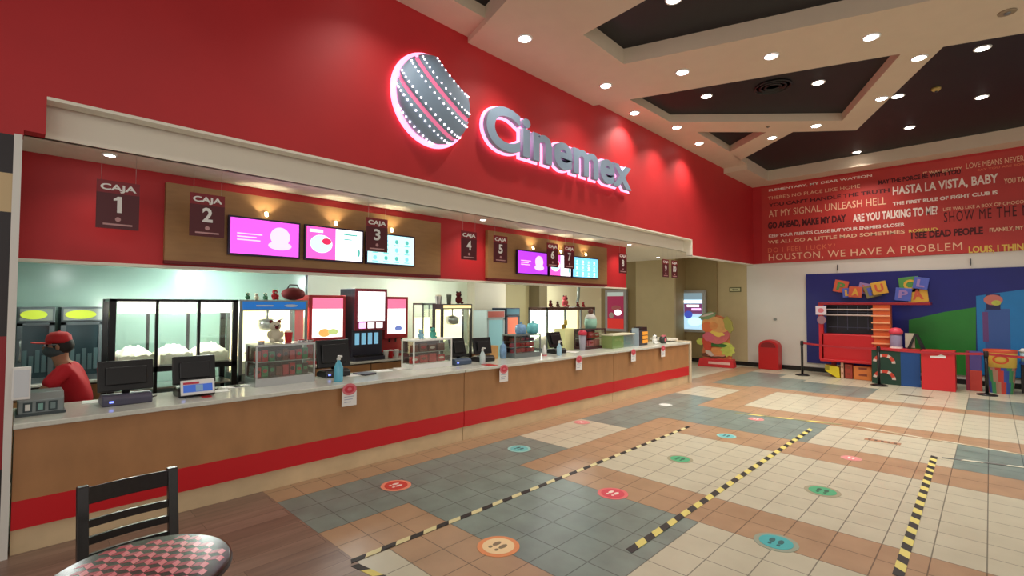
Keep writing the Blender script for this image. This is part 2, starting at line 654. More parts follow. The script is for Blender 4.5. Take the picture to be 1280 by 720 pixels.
# ------------------------------------------------------------------ ceiling downlights
def downlight(name='ceiling_light', r=0.085):
    t = thing(name, '', 'ceiling light')
    m = MB()
    n = 24
    rs = [[Vector((q * math.cos(2 * PI * k / n), q * math.sin(2 * PI * k / n), z)) for k in range(n)] for q, z in ((r + 0.025, 0), (r + 0.022, -0.012), (r, -0.012), (r, 0.0))]
    m.rings(rs, None, True)
    m.build('trim_ring', WHITE, t)
    m = MB()
    m.lathe([(r * 0.99, -0.006), (r * 0.8, -0.018), (r * 0.3, -0.024)], (0, 0, 0), 20)
    m.build('lens', LAMP, t)
    ld = bpy.data.lights.new('downlight_beam', 'SPOT')
    ld.energy = SPOT_W
    ld.color = (1.0, 0.93, 0.84)
    ld.spot_size = math.radians(125)
    ld.spot_blend = 0.9
    ld.shadow_soft_size = 0.07
    l = bpy.data.objects.new('beam', ld)
    col.objects.link(l)
    l.parent = t
    l.location = (0, 0, -0.05)
    return t


proto = downlight()


def far_beam(t):
    if 'far_beam' not in bpy.data.lights:
        q = bpy.data.lights['downlight_beam'].copy()
        q.name = 'far_beam'
        q.energy = FAR_W
    for c in t.children:
        if c.type == 'LIGHT':
            c.data = bpy.data.lights['far_beam']


proto['group'] = 'recessed downlights in the hall ceiling'
first = [True]


def place_light(u, v, z, label):
    global proto
    t = proto if first[0] else copy_tree(proto)
    first[0] = False
    t.location = at(u, v, 'z', z)
    t['label'] = label
    if t.location.y > 8.2:
        far_beam(t)
    return t


beam_l = [(656, 48, 'round lit downlight in the cream beam, the one above the silver sphere'),
          (757, 107, 'round lit downlight in the cream beam, above the gap between silver sphere and letters'),
          (853, 90, 'round lit downlight in the cream beam, leftmost of the row of three running right'),
          (964, 70, 'round lit downlight in the cream beam, middle of the row of three running right'),
          (1089, 46, 'round lit downlight in the cream beam, rightmost of the row of three running right')]
for u, v, l in beam_l:
    place_light(u, v, ZB, l)
bar_l = [(793, 141, 'round lit downlight beside the red wall, nearest of the three along the cream strip'),
         (846, 159, 'round lit downlight beside the red wall, middle of the three along the cream strip'),
         (874, 179, 'round lit downlight beside the red wall, farthest of the three along the cream strip'),
         (965, 172, 'round lit downlight in the short diagonal cream bar beside the small black triangle'),
         (1020, 157, 'round lit downlight at the tip of the V between trapezoid and large black field'),
         (1102, 123, 'round lit downlight halfway along the right diagonal cream bar'),
         (1149, 72, 'round lit downlight at the upper end of the right diagonal cream bar')]
for u, v, l in bar_l:
    place_light(u, v, Z0, l)
blk = [(883, 120, 'round lit downlight in the black trapezoid, left of the two'),
       (1023, 103, 'round lit downlight in the black trapezoid, right of the two'),
       (842, -1, 'round lit downlight in the topmost black ceiling field'),
       (1071, 190, 'small lit downlight near the far edge of the large black field'),
       (1137, 159, 'lit downlight in the large black field, lowest of the right cluster'),
       (1227, 121, 'lit downlight in the large black field, middle right'),
       (1228, 60, 'lit downlight in the large black field, upper right'),
       (1122, 120, 'lit downlight in the large black field, half hidden by the cream diagonal bar')]
for u, v, l in blk:
    place_light(u, v, 5.8, l)
# repeats outside the photo that light the near floor and the red wall
for k, (x, y, l) in enumerate([(-4.45, 2.9, 'round downlight in the strip beside the red wall, over the left end of the counter'),
                               (-1.2, 5.0, 'round downlight in the cream beam, over the open tiled floor')]):
    t = copy_tree(proto)
    t.location = (x, y, Z0 if k < 1 else ZB)
    t['label'] = l
for x, y in ((-3, 1.2), (-0.6, 2.6), (1.6, 3.5), (2.2, 7.8), (1.4, 0.6), (3.4, 11)):
    t = copy_tree(proto)
    t.location = (x, y, 5.8 if y < 7 else (5.56 if y < 8 else 5.8))
    t['label'] = 'round downlight of the hall ceiling above the open floor, outside the picture'
    if y > 7:
        far_beam(t)

# wide soft area fill, unseen behind the camera, aimed at the counter
ld = bpy.data.lights.new('hall_fill', 'AREA')
ld.energy = MALL_W
ld.shape = 'RECTANGLE'
ld.size = 6
ld.size_y = 3
ld.color = (1, 0.94, 0.88)
l = bpy.data.objects.new('hall_fill', ld)
col.objects.link(l)
l.location = (4.5, -2.0, 3.5)
l.rotation_euler = (Vector((-5, 7, 1.5)) - l.location).to_track_quat('-Z', 'Y').to_euler()

# ceiling details: grille in the trapezoid, sprinkler, detector
p = at(966, 108, 'z', 5.8)
t = thing('ceiling_vent', 'round black air diffuser in the black trapezoid between two lights', 'ceiling vent', (p.x, p.y, 5.8))
n = 28
for q in (0.3, 0.22, 0.14):
    m = MB()
    m.rings([[Vector((a * math.cos(2 * PI * k / n), a * math.sin(2 * PI * k / n), z)) for k in range(n)] for a, z in ((q, 0), (q + 0.01, -0.02), (q - 0.02, -0.03), (q - 0.03, 0))], None, True)
    m.build('diffuser_ring', M('satin black metal', (14, 13, 14), 0.5), t)
p = at(1170, 110, 'z', 5.8)
t = thing('smoke_detector', 'small yellowish smoke detector on the large black ceiling field', 'smoke detector', (p.x, p.y, 5.8))
MB().lathe([(0.07, 0), (0.07, -0.03), (0.04, -0.06)], seg=18).build('housing', M('yellowed plastic', (188, 160, 90), 0.5), t)
MB().lathe([(0.02, -0.06), (0.02, -0.08)], seg=10).build('sensor', DGREY, t)
for u, v, lb in ((1259, 15, 'round flat speaker grille in the cream beam at top right'), (960, 158, 'tiny round sprinkler plate in the cream bar under the trapezoid')):
    p = at(u, v, 'z', ZB if u > 1000 else Z0)
    t = thing('ceiling_speaker' if u > 1000 else 'sprinkler', lb, 'ceiling speaker' if u > 1000 else 'sprinkler', (p.x, p.y, ZB if u > 1000 else Z0))
    r = 0.09 if u > 1000 else 0.04
    MB().lathe([(r, 0), (r, -0.012), (r * 0.9, -0.016)], seg=20).build('plate', M('taupe plastic', (150, 132, 108), 0.6), t)
    MB().lathe([(r * 0.4, -0.014), (r * 0.3, -0.03)], seg=12).build('nozzle', STEELD, t)

# =================================================================== LOGO SIGN
FR = PI / 2     # local -y (front) turned towards the hall (+x)
t = thing('sphere_sign', 'large silver striped sphere emblem glowing pink on the red wall', 'wall sign', (WX, 3.80, 4.52), FR)
SILV = M('sign silver', (146, 170, 194), 0.6)
HALO = M('pink sign glow', (255, 150, 190), 0.5, emit=2.0)
HALOW = M('pale sign bulbs', (255, 236, 246), 0.5, emit=3.0)
PINKB = M('pink sign band', (236, 120, 160), 0.4, emit=0.55)
Rg = 0.56
# back disc halo
m = MB()
_a = [D_ * PI / 180 for D_ in range(85, 386, 6)]
m.prism([((Rg + 0.045) * math.cos(x) - 0.025, (Rg + 0.045) * math.sin(x) - 0.01) for x in _a] + [((Rg - 0.10) * math.cos(x), (Rg - 0.10) * math.sin(x)) for x in reversed(_a)], -0.05, -0.03, 'y')
m.build('halo_plate', HALO, t)
# dome: latitude bands around a tilted pole, front hemisphere only, flattened in depth
pole = Vector((0.50, -0.42, 0.76)).normalized()
ex = Vector((0, -1, 0))
ex = (ex - pole * ex.dot(pole)).normalized()
ey = pole.cross(ex)


def sph(lat, lon, r=1.0):
    v = (pole * math.sin(lat) + (ex * math.cos(lon) + ey * math.sin(lon)) * math.cos(lat)) * Rg * r
    return Vector((v.x, v.y * 0.38 - 0.09, v.z))


def band(l0, l1, mat, name, r=1.0, nl=5):
    m = MB()
    i = m.mi(None)
    N = 60
    g = [[m.bm.verts.new(sph(l0 + (l1 - l0) * a / nl, -PI / 2 - 0.35 + (PI + 0.7) * k / N, r)) for k in range(N + 1)] for a in range(nl + 1)]
    for a in range(nl):
        for k in range(N):
            m._face([g[a][k], g[a][k + 1], g[a + 1][k + 1], g[a + 1][k]], i, True)
    ob = m.build(name, mat, t)
    so = ob.modifiers.new('solid', 'SOLIDIFY')
    so.thickness = 0.012
    so.offset = 0
    return ob


D = math.radians
edges = [(-88, -20), (-13, 20), (27, 58)]
for a, b in edges:
    band(D(a), D(b), SILV, 'silver_band', 1.0)
band(D(-90), D(57), PINKB, 'glowing_core', 0.965, 16)
for la in (-55, -27, -7, 14, 33, 56):
    N = int(16 * math.cos(D(la))) + 3
    for k in range(N):
        lo = -PI / 2 + 0.25 + (PI - 0.5) * k / (N - 1)
        MB().ball(sph(D(la), lo, 1.02), 0.0135, seg=8, rings=5).build('bulb', HALOW, t)

t = thing('letter_sign', 'large silver letters with pink glowing edge on the red wall', 'wall sign', (WX, 4.65, 4.12), FR)
W = 'Cinemex'
me = text_mesh(W, 0.035, 0.05, 0, 1.02, 8)
xs = [v.co.x for v in me.vertices]
ys = [v.co.y for v in me.vertices]
ax, bx, ay, by = min(xs), max(xs), min(ys), max(ys)
sx, sz = 3.93 / (bx - ax), 0.66 / (by - ay)
cux = 0.0
# each letter a part: measure prefix widths with the same font settings
def pref(s):
    mm = text_mesh(s, 0.035, 0.05, 0, 1.02, 8)
    q = [v.co.x for v in mm.vertices]
    return min(q), max(q)


for i, ch in enumerate(W):
    pr_ = pref(W[:i + 1])
    lone = pref(ch)
    shift = pr_[1] - lone[1]
    for nm, off, yb, yf, mt in (('letter_halo', 0.062, -0.035, -0.06, HALO), ('letter', 0.030, -0.075, -0.15, SILV)):
        mm = text_mesh(ch, off, 0.05, 0, 1.02, 8)
        for v in mm.vertices:
            x = (v.co.x + shift - ax) * sx
            z = (v.co.y - ay) * sz
            v.co = Vector((x, yf if v.co.z > 0 else yb, z))
        mm.materials.append(mt)
        ob = bpy.data.objects.new(nm, mm)
        col.objects.link(ob)
        ob.parent = t

# =================================================================== CAJA SIGNS
sign_px = [(125, 170, 224, 279, '1'), (238, 280, 234, 291, '2'), (458, 484, 272, 315, '3'), (577, 595, 293, 327, '4'), (617, 634, 296, 331, '5'),
           (684, 697, 310, 338, '6'), (705, 718, 310, 338, '7'), (773, 784, 320, 345, '8'), (827, 837, 327, 356, '9'), (839, 847, 327, 350, '10')]
for uL, uR, vT, vB, s in sign_px:
    y0, y1, z0, z1 = span(uL, uR, vT, vB, -5.5)
    wd, ht = 0.30, 0.40
    yc = (y0 + y1) / 2
    t = thing('hanging_sign', 'maroon hanging sign reading CAJA %s over the counter' % s, 'hanging sign', (-5.5, yc, 2.53), FR, 'numbered CAJA signs hung over the counter')
    h = 0.42
    m = MB()
    m.box(-wd / 2, wd / 2, -0.004, 0.004, 0, h * 0.74, MAROON)
    m.box(-wd / 2, wd / 2, -0.004, 0.004, h * 0.74, h, MAROONR)
    m.build('panel', None, t)
    text('heading', 'CAJA', -wd * 0.42, wd * 0.42, h * 0.76, h * 0.93, -0.006, WHITE, t, 0.002, 0.03)
    nw = 0.042 if s == '1' else (0.09 if s != '10' else 0.15)
    if s == '1':
        MB().prism([(-0.008, 0.34 * h), (0.024, 0.34 * h), (0.024, 0.68 * h), (-0.004, 0.68 * h), (-0.034, 0.62 * h), (-0.034, 0.585 * h), (-0.008, 0.60 * h)], -0.006, -0.004, 'y').build('numeral', WHITE, t)
    else:
        text('numeral', s, -nw / 2, nw / 2, h * 0.34, h * 0.68, -0.006, WHITE, t, 0.002, 0.03)
    m = MB()
    n = 16
    m.rings([[Vector((q * math.cos(2 * PI * k / n), y, h * 0.2 + q * math.sin(2 * PI * k / n))) for k in range(n)] for q, y in ((0.02, -0.005), (0.02, -0.007))])
    m.build('round_icon', M('sign pale pink', (196, 150, 150), 0.6), t)
    MB().box(-wd * 0.34, wd * 0.34, -0.006, -0.004, h * 0.07, h * 0.105).build('small_print', MATS['sign pale pink'], t)
    for sgn in (-1, 1):
        MB().cyl((sgn * wd * 0.4, 0, h), (sgn * wd * 0.4, 0, 3.2 - 2.53), 0.0012, seg=6).build('suspension_wire', STEEL, t)
# red tag under sign 9
y0, y1, z0, z1 = span(826, 837, 349, 361, -5.5)

# =================================================================== MENU BOARDS
WARM = M('small warm lamp', (255, 232, 180), 0.5, emit=8)


def menu_board(uL, uR, scr, label, offs):
    ya = at(uL, 300, 'x', -5.97).y
    yb = at(uR, 310, 'x', -5.97).y
    t = thing('menu_board', label, 'menu board', (-5.995, ya, 2.31), FR)
    wd = yb - ya
    box('backing_panel', 0, wd, -0.06, 0.0, 0.0, 0.79, PLY, t)
    box('lower_edge', 0, wd, -0.065, 0.0, -0.03, 0.0, M('dark red edge', (110, 20, 24), 0.5), t)
    for k, (a, b) in enumerate(scr):
        sa, sb = at(a, 305, 'x', -5.9).y - ya, at(b, 310, 'x', -5.9).y - ya
        yc = ya + (sa + sb) / 2
        l0 = bpy.data.lights.new('board_lamp', 'SPOT')
        l0.energy = 5
        l0.spot_size = D(120)
        l0.spot_blend = 0.6
        l0.color = (1, 0.85, 0.6)
        l0.shadow_soft_size = 0.02
        lt = MB()
        lt.cyl(((sa + sb) / 2, -0.13, 0.56), ((sa + sb) / 2, -0.11, 0.60), 0.018, seg=10)
        lo = lt.build('board_light', WARM, t)
        ob = bpy.data.objects.new('beam', l0)
        col.objects.link(ob)
        ob.parent = lo
        ob.location = ((sa + sb) / 2, -0.15, 0.58)
        ob.rotation_euler = (D(180 - 25), 0, 0)
    return t, ya


tb, y_1 = menu_board(205, 549, [(283, 375), (379, 454), (456, 518)], 'wide brown menu board with three lit screens, the nearer board', 0)
tb2, y_2 = menu_board(608, 757, [(645, 684), (685, 714), (714, 747)], 'wide brown menu board with three lit screens, the farther board', 0)
MAG = M('magenta screen', (226, 84, 222), 0.3, emit=1.15)
MAGL = M('pale magenta screen', (250, 190, 250), 0.3, emit=1.2)
PNK = M('hot pink screen', (255, 90, 190), 0.3, emit=1.1)
CYN = M('pale cyan screen', (188, 246, 250), 0.3, emit=1.2)
CYB = M('sky blue screen', (120, 200, 240), 0.3, emit=1.1)
WHS = M('white screen', (250, 250, 255), 0.3, emit=1.3)
TEALS = M('teal print on screen', (90, 190, 180), 0.3, emit=0.8)
VIO = M('violet screen', (176, 60, 226), 0.3, emit=1.1)
REDS = M('red print on screen', (220, 40, 90), 0.3, emit=0.8)


def ell(m, cx, cz, a, b, y, mat, n=24, th=0.002, rot=0):
    m.prism([(cx + a * math.cos(2 * PI * k / n) * math.cos(rot) - b * math.sin(2 * PI * k / n) * math.sin(rot),
              cz + a * math.cos(2 * PI * k / n) * math.sin(rot) + b * math.sin(2 * PI * k / n) * math.cos(rot)) for k in range(n)], y, y + th, 'y', mat)


def screen(uL, uR, style, label):
    vT, vB = 0, 0
    y0 = at(uL, 310, 'x', -5.9).y
    y1 = at(uR, 310, 'x', -5.9).y
    wd = y1 - y0
    z0, z1 = 2.405, 2.835
    t = thing('menu_screen', label, 'screen', (-5.895, (y0 + y1) / 2, z0), FR, 'lit menu screens on the two boards')
    h = z1 - z0
    a = wd / 2 - 0.008
    MB().box(-a, a, -0.02, 0.02, 0, h).build('casing', M('screen casing', (36, 14, 60), 0.3), t, 0.004)
    box('mount', -0.08, 0.08, 0.02, 0.035, h * 0.3, h * 0.7, BLACK, t)
    m = MB()
    i = a - 0.02
    y = -0.0225
    zz = 0.02
    if style in ('mag', 'vio'):
        m.box(-i, i, y, -0.02, zz, h - zz, MAG if style == 'mag' else VIO)
        ell(m, i * 0.42, h * 0.56, 0.11, 0.11, y - 0.001, MAGL)
        ell(m, i * 0.42, h * 0.32, 0.13, 0.05, y - 0.0015, MAGL)
        for k, ww in enumerate((0.26, 0.2, 0.24)):
            m.box(-i * 0.82, -i * 0.82 + ww, y - 0.001, y, h * (0.55 - 0.08 * k), h * (0.58 - 0.08 * k), MAGL)
    elif style == 'split':
        m.box(-i, 0.0, y, -0.02, zz, h - zz, PNK)
        m.box(0.0, i, y, -0.02, zz, h - zz, WHS)
        ell(m, -i * 0.5, h * 0.48, 0.14, 0.11, y - 0.001, CYN)
        ell(m, -i * 0.32, h * 0.56, 0.06, 0.04, y - 0.002, REDS)
        m.box(-i * 0.9, -i * 0.45, y - 0.001, y, h * 0.8, h * 0.88, WHS)
        m.box(i * 0.3, i * 0.8, y - 0.001, y, h * 0.8, h * 0.84, TEALS)
        m.box(i * 0.3, i * 0.6, y - 0.001, y, h * 0.66, h * 0.69, TEALS)
        ell(m, i * 0.86, h * 0.3, 0.02, 0.05, y - 0.001, TEALS)
    else:
        m.box(-i, i, y, -0.02, zz, h - zz, CYN if style == 'cyan' else CYB)
        for r in range(3):
            for c in range(4):
                cx = -i * 0.7 + c * i * 0.46
                cz = h * (0.22 + 0.27 * r)
                ell(m, cx, cz, 0.028, 0.03, y - 0.001, (TEALS if (r + c) % 3 else CYB) if style == 'cyan' else (WHS if (r + c) % 2 else CYN))
                m.box(cx - 0.04, cx + 0.04, y - 0.001, y, cz - 0.055, cz - 0.045, TEALS if style == 'cyan' else WHS)
    m.build('display', None, t)
    return t


screen(283, 375, 'mag', 'magenta lit menu screen on the nearer board, leftmost')
screen(379, 454, 'split', 'half pink half white lit menu screen on the nearer board, middle')
screen(456, 518, 'cyan', 'pale cyan lit menu screen on the nearer board behind CAJA 3 sign')
screen(645, 684, 'vio', 'violet lit menu screen on the farther board, leftmost')
screen(685, 713, 'split', 'narrow pink and white menu screen on the farther board, middle')
screen(714, 747, 'blue', 'sky blue lit menu screen on the farther board, rightmost')
# small recessed lamps in the soffit over the counter
for k, (x, y, wt) in enumerate(((-5.66, 5.15, 26), (-5.66, 9.5, 26), (-5.6, 0.6, 9), (-6.6, 12.6, 22))):
    t = thing('soffit_light', ('small lamp in the pale soffit above the red panel between the two menu boards', 'small lamp in the pale soffit beyond the farther menu board',
                               'small lamp in the pale soffit over the CAJA 1 sign', 'small lamp in the pale soffit at the passage end')[k], 'ceiling light', (x, y, 3.2), 0)
    MB().lathe([(0.06, 0), (0.058, -0.01), (0.05, -0.01)], seg=20).build('trim_ring', WHITE, t)
    MB().lathe([(0.05, -0.008), (0.02, -0.014)], seg=18).build('lens', LAMP, t)
    l0 = bpy.data.lights.new('soffit_lamp', 'SPOT')
    l0.energy = wt
    l0.color = (1.0, 0.9, 0.78)
    l0.spot_size = D(130)
    l0.spot_blend = 0.8
    l0.shadow_soft_size = 0.04
    ob = bpy.data.objects.new('beam', l0)
    col.objects.link(ob)
    ob.parent = t
    ob.location = (0, 0, -0.03)

# =================================================================== SERVICE COUNTER
CT = 0.98
CX = -5.22      # face of the panels
seams = [0.05, at(580, 500, 'x', CX).y, at(767, 460, 'x', CX).y, 11.45]
clab = ['long wooden counter front with red band, nearest section behind the black chair',
        'long wooden counter front with red band, middle section',
        'wooden counter front with red band, farthest section by the passage']
for k in range(3):
    a, b = seams[k] + 0.006, seams[k + 1] - 0.006
    t = thing('counter_unit', clab[k], 'counter', (CX, a, 0), FR, 'wooden sections of the service counter')
    L = b - a
    box('carcass', 0, L, 0.052, 0.70, 0.02, 0.935, M('counter carcass', (120, 96, 72), 0.6), t)
    n = 1
    for q in range(n):
        box('front_panel', L * q / n, L * (q + 1) / n, 0.0, 0.03, 0.40, 0.935, WOOD, t)
    box('red_band', 0, L, -0.004, 0.03, 0.19, 0.40, BAND, t)
    box('kick_plate', 0, L, 0.025, 0.05, 0.0, 0.19, KICK, t)
t = tag(MB().box(-5.98, -5.17, 0.05, 4.39, 0.94, CT).build('countertop', TOP, None, 0.006), 'pale stone countertop on the nearest counter section', 'countertop', 'pale tops of the service counter')
t = tag(MB().box(-5.98, -5.17, 4.41, seams[2], 0.94, CT).build('countertop', TOP, None, 0.006), 'pale stone countertop on the middle counter section', 'countertop', 'pale tops of the service counter')
t = tag(MB().box(-5.98, -5.17, seams[2] + 0.01, 11.45, 0.94, CT).build('countertop', TOP, None, 0.006), 'pale stone countertop on the farthest counter section', 'countertop', 'pale tops of the service counter')
t = thing('counter_end', 'pale raised end panel closing the far end of the counter', 'counter end', (-5.2, 11.47, 0), FR)
box('upright_panel', 0, 0.10, 0.0, 0.9, 0.0, 1.0, M('pale beige laminate', (220, 204, 172), 0.4), t, 0.004)
box('ledge', -0.25, 0.12, 0.35, 0.92, 1.0, 1.05, SOFFIT, t, 0.004)

# paper notices taped to the counter front
for u, v, l in ((437, 480, 'white paper notice with red round mark taped below the counter edge, nearest'),
                (630, 459, 'white paper notice with red mark on the middle counter section, left one'),
                (724, 448, 'white paper notice with red mark on the middle counter section, right one'),
                (792, 440, 'white paper notice with red mark on the farthest counter section, left one'),
                (829, 433, 'white paper notice with red mark near the far end of the counter')):
    y = at(u, v, 'x', -5.16).y
    t = thing('paper_notice', l, 'notice', (-5.165, y, 0.735), FR, 'paper notices on the counter front')
    MB().box(-0.088, 0.088, -0.003, 0, 0, 0.17).build('sheet', PAPER, t)
    m = MB()
    ell(m, 0, 0.185, 0.085, 0.065, -0.006, PINKP)
    ell(m, 0, 0.185, 0.06, 0.04, -0.008, M('red print', (206, 60, 76), 0.6))
    ell(m, 0, 0.188, 0.025, 0.018, -0.010, PINKP)
    m.build('round_mark', None, t)
    m = MB()
    for k in range(3):
        m.box(-0.06, 0.06 - 0.02 * k, -0.004, -0.003, 0.10 - 0.03 * k, 0.108 - 0.03 * k)
    m.build('print_lines', M('faint blue print', (170, 176, 196), 0.8), t)

# =================================================================== BACK COUNTER AND KITCHEN EQUIPMENT
for ya_, yb_, xf, dep, lb in ((-0.35, 0.84, -7.35, 0.63, 'wooden back counter with white top under the grey glass fridges'), (3.05, 6.55, -6.86, 1.1, 'wooden back counter with white top under the red drink machines')):
    t = thing('back_counter', lb, 'counter', (xf, ya_, 0), FR)
    L = yb_ - ya_
    box('worktop', 0, L, -0.03, dep, 0.97, 1.0, TOP, t, 0.004)
    n = 2 if L < 2 else 4
    for k in range(n):
        dr = box('door', 0.01 + k * L / n, (k + 1) * L / n - 0.01, -0.01, 0.01, 0.1, 0.95, WOOD, t)
        box('handle', k * L / n + 0.06, k * L / n + 0.08, -0.03, -0.01, 0.7, 0.85, STEEL, dr)
    box('carcass', 0, L, 0.012, dep - 0.02, 0.0, 0.965, M('dark carcass', (70, 58, 48), 0.6), t)


def fridge(x, yc, wd, h, dp, z, bodym, header, content, label, group=None):
    """glass-fronted merchandiser, front towards local -y"""
    t = thing('display_fridge', label, 'display fridge', (x, yc, z), FR, group)
    a = wd / 2
    m = MB()
    m.box(-a + 0.04, a - 0.04, dp - 0.04, dp, 0.06, h - 0.16)
    m.box(-a, -a + 0.04, 0.03, dp, 0.06, h - 0.16)
    m.box(a - 0.04, a, 0.03, dp, 0.06, h - 0.16)
    m.box(-a, a, 0.03, dp, 0, 0.06)
    m.box(-a, a, 0.0, dp, h - 0.16, h)
    m.build('cabinet', bodym, t, 0.004)
    m = MB()
    m.box(-a + 0.02, a - 0.02, -0.006, 0, h - 0.145, h - 0.02, header)
    m.build('header_sign', None, t)
    m = MB()
    m.box(-a, a, 0.0, 0.03, 0.0, 0.06)
    m.box(-a, -a + 0.045, 0.0, 0.03, 0.06, h - 0.17)
    m.box(a - 0.045, a, 0.0, 0.03, 0.06, h - 0.17)
    m.box(-a, a, 0.0, 0.03, h - 0.20, h - 0.165)
    d = m.build('door', bodym, t)
    box('pane', -a + 0.045, a - 0.045, 0.012, 0.018, 0.06, h - 0.2, content, d)
    MB().tube([(-a + 0.03, -0.003, h * 0.3), (-a + 0.03, -0.03, h * 0.33), (-a + 0.03, -0.03, h * 0.55), (-a + 0.03, -0.003, h * 0.58)], 0.008).build('handle', STEEL, d)
    for k in range(3):
        box('shelf', -a + 0.04, a - 0.04, 0.05, dp - 0.05, 0.06 + (h - 0.3) * k / 3, 0.07 + (h - 0.3) * k / 3, STEEL, t)
    return t


LIME = M('lime header', (176, 196, 60), 0.4, emit=0.5)
for (uL, uR, l) in ((18, 70, 'grey under-light glass fridge with lime header behind the red-capped person'), (73, 132, 'grey glass fridge with lime header, right of the red-capped person')):
    y0, y1, z0, z1 = span(uL, uR, 384, 472, -7.4)
    t = fridge(-7.42, (y0 + y1) / 2, (y1 - y0) * 0.92, z1 - 1.0, 0.5, 1.0, M('grey fridge metal', (92, 104, 108), 0.4, metal=0.4), M('pale grey header', (134, 146, 142), 0.4), M('dark fridge pane', (44, 62, 68), 0.15), l, 'pair of grey glass fridges')
    m = MB()
    ell(m, -0.02, (z1 - 1.0) - 0.082, (y1 - y0) * 0.33, 0.05, -0.012, LIME)
    m.build('lime_label', None, t)
    # stocked pale bottles seen through the dark pane
    m = MB()
    for k in range(6):
        m.box(-0.15 + 0.05 * k, -0.115 + 0.05 * k, 0.005, 0.0115, 0.12, 0.3 + 0.06 * (k % 2))
    m.build('stock_shapes', M('muted teal bottle', (70, 96, 100), 0.4), t)


def popcorn_in(name_parent_loc, wd, dp, z, label, rot=FR, h=0.22):
    m = MB()
    N = 14
    i = m.mi(None)
    g = []
    for a in range(N + 1):
        row = []
        for b in range(N + 1):
            x, y = (a / N - 0.5) * wd, (b / N) * dp
            e = min(a, N - a, b, N - b) / (N / 2)
            hh = h * (0.55 + 0.45 * min(1, e * 1.6)) + random.uniform(-0.015, 0.02)
            row.append(m.bm.verts.new((x, y, hh)))
        g.append(row)
    for a in range(N):
        for b in range(N):
            m._face([g[a][b], g[a + 1][b], g[a + 1][b + 1], g[a][b + 1]], i, True)
    bot = [[m.bm.verts.new((sx_ * wd / 2, sy_, 0)) for sx_ in (-1, 1)] for sy_ in (0, dp)]
    m._face([bot[0][0], bot[0][1], bot[1][1], bot[1][0]], i)
    m._face([bot[0][0], *[g[a][0] for a in range(N + 1)], bot[0][1]], i)
    m._face([bot[1][0], *[g[a][N] for a in range(N + 1)], bot[1][1]], i)
    m._face([bot[0][0], *[g[0][b] for b in range(N + 1)], bot[1][0]], i)
    m._face([bot[0][1], *[g[N][b] for b in range(N + 1)], bot[1][1]], i)
    o = m.build('popcorn', POP)
    o.location = name_parent_loc
    o.rotation_euler = (0, 0, rot)
    tag(o, label, 'popcorn', None, 'stuff')
    return o


# ---- triple popcorn warmer with black frame
y0, y1, z0, z1 = span(137, 296, 374, 478, -6.75)
X0 = -6.75
wd = y1 - y0
t = thing('popcorn_warmer', 'wide black-framed popcorn warmer with three lit glass bays', 'popcorn warmer', (X0, (y0 + y1) / 2, 0), FR)
a = wd / 2
zt = z1
zf = 1.13
m = MB()
for x in (-a + 0.02, -a / 3, a / 3, a - 0.02):
    for y in (0.02, 0.52):
        m.box(x - (0.03 if abs(x) > a * 0.6 else 0.015), x + (0.03 if abs(x) > a * 0.6 else 0.015), y - 0.02, y + 0.02, 0.0, zt)
m.box(-a, a, 0, 0.55, zt - 0.03, zt)
m.box(-a, a, 0.0, 0.55, zf - 0.03, zf + 0.03)
m.box(-a, a, 0.0, 0.55, 0.55, 0.58)
m.build('frame', BLACKM, t)
for k in range(3):
    xa, xb = -a + 0.05 + k * (wd - 0.1) / 3, -a + 0.05 + (k + 1) * (wd - 0.1) / 3
    box('light_box', xa + 0.02, xb - 0.02, 0.005, 0.10, zt - 0.16, zt - 0.03, PANEL, t)
    box('glass_pane', xa + 0.02, xb - 0.02, 0.008, 0.012, zf + 0.03, zt - 0.17, GLASS, t)
    box('tray', xa + 0.02, xb - 0.02, 0.03, 0.5, zf + 0.03, zf + 0.045, STEEL, t)
    p = Matrix.Rotation(FR, 3, 'Z') @ Vector(((xa + xb) / 2, 0.04, zf + 0.046)) + Vector((X0, (y0 + y1) / 2, 0))
    popcorn_in(p, (wd - 0.1) / 3 - 0.06, 0.44, 0, 'pale heap of popcorn in the %s bay of the three-bay warmer' % ['left', 'middle', 'right'][k], h=0.2)
    l0 = bpy.data.lights.new('warmer_lamp', 'POINT')
    l0.energy = 15
    l0.color = (1, 0.96, 0.88)
    l0.shadow_soft_size = 0.05
    ob = bpy.data.objects.new('bay_lamp', l0)
    col.objects.link(ob)
    ob.parent = t
    ob.location = ((xa + xb) / 2, 0.3, zt - 0.12)
box('lower_shelf', -a + 0.03, a - 0.03, 0.03, 0.5, 0.9, 0.92, STEEL, t)
box('kickboard', -a + 0.05, a - 0.05, 0.46, 0.49, 0.1, 0.9, M('pale teal panel', (176, 206, 214), 0.4), t)


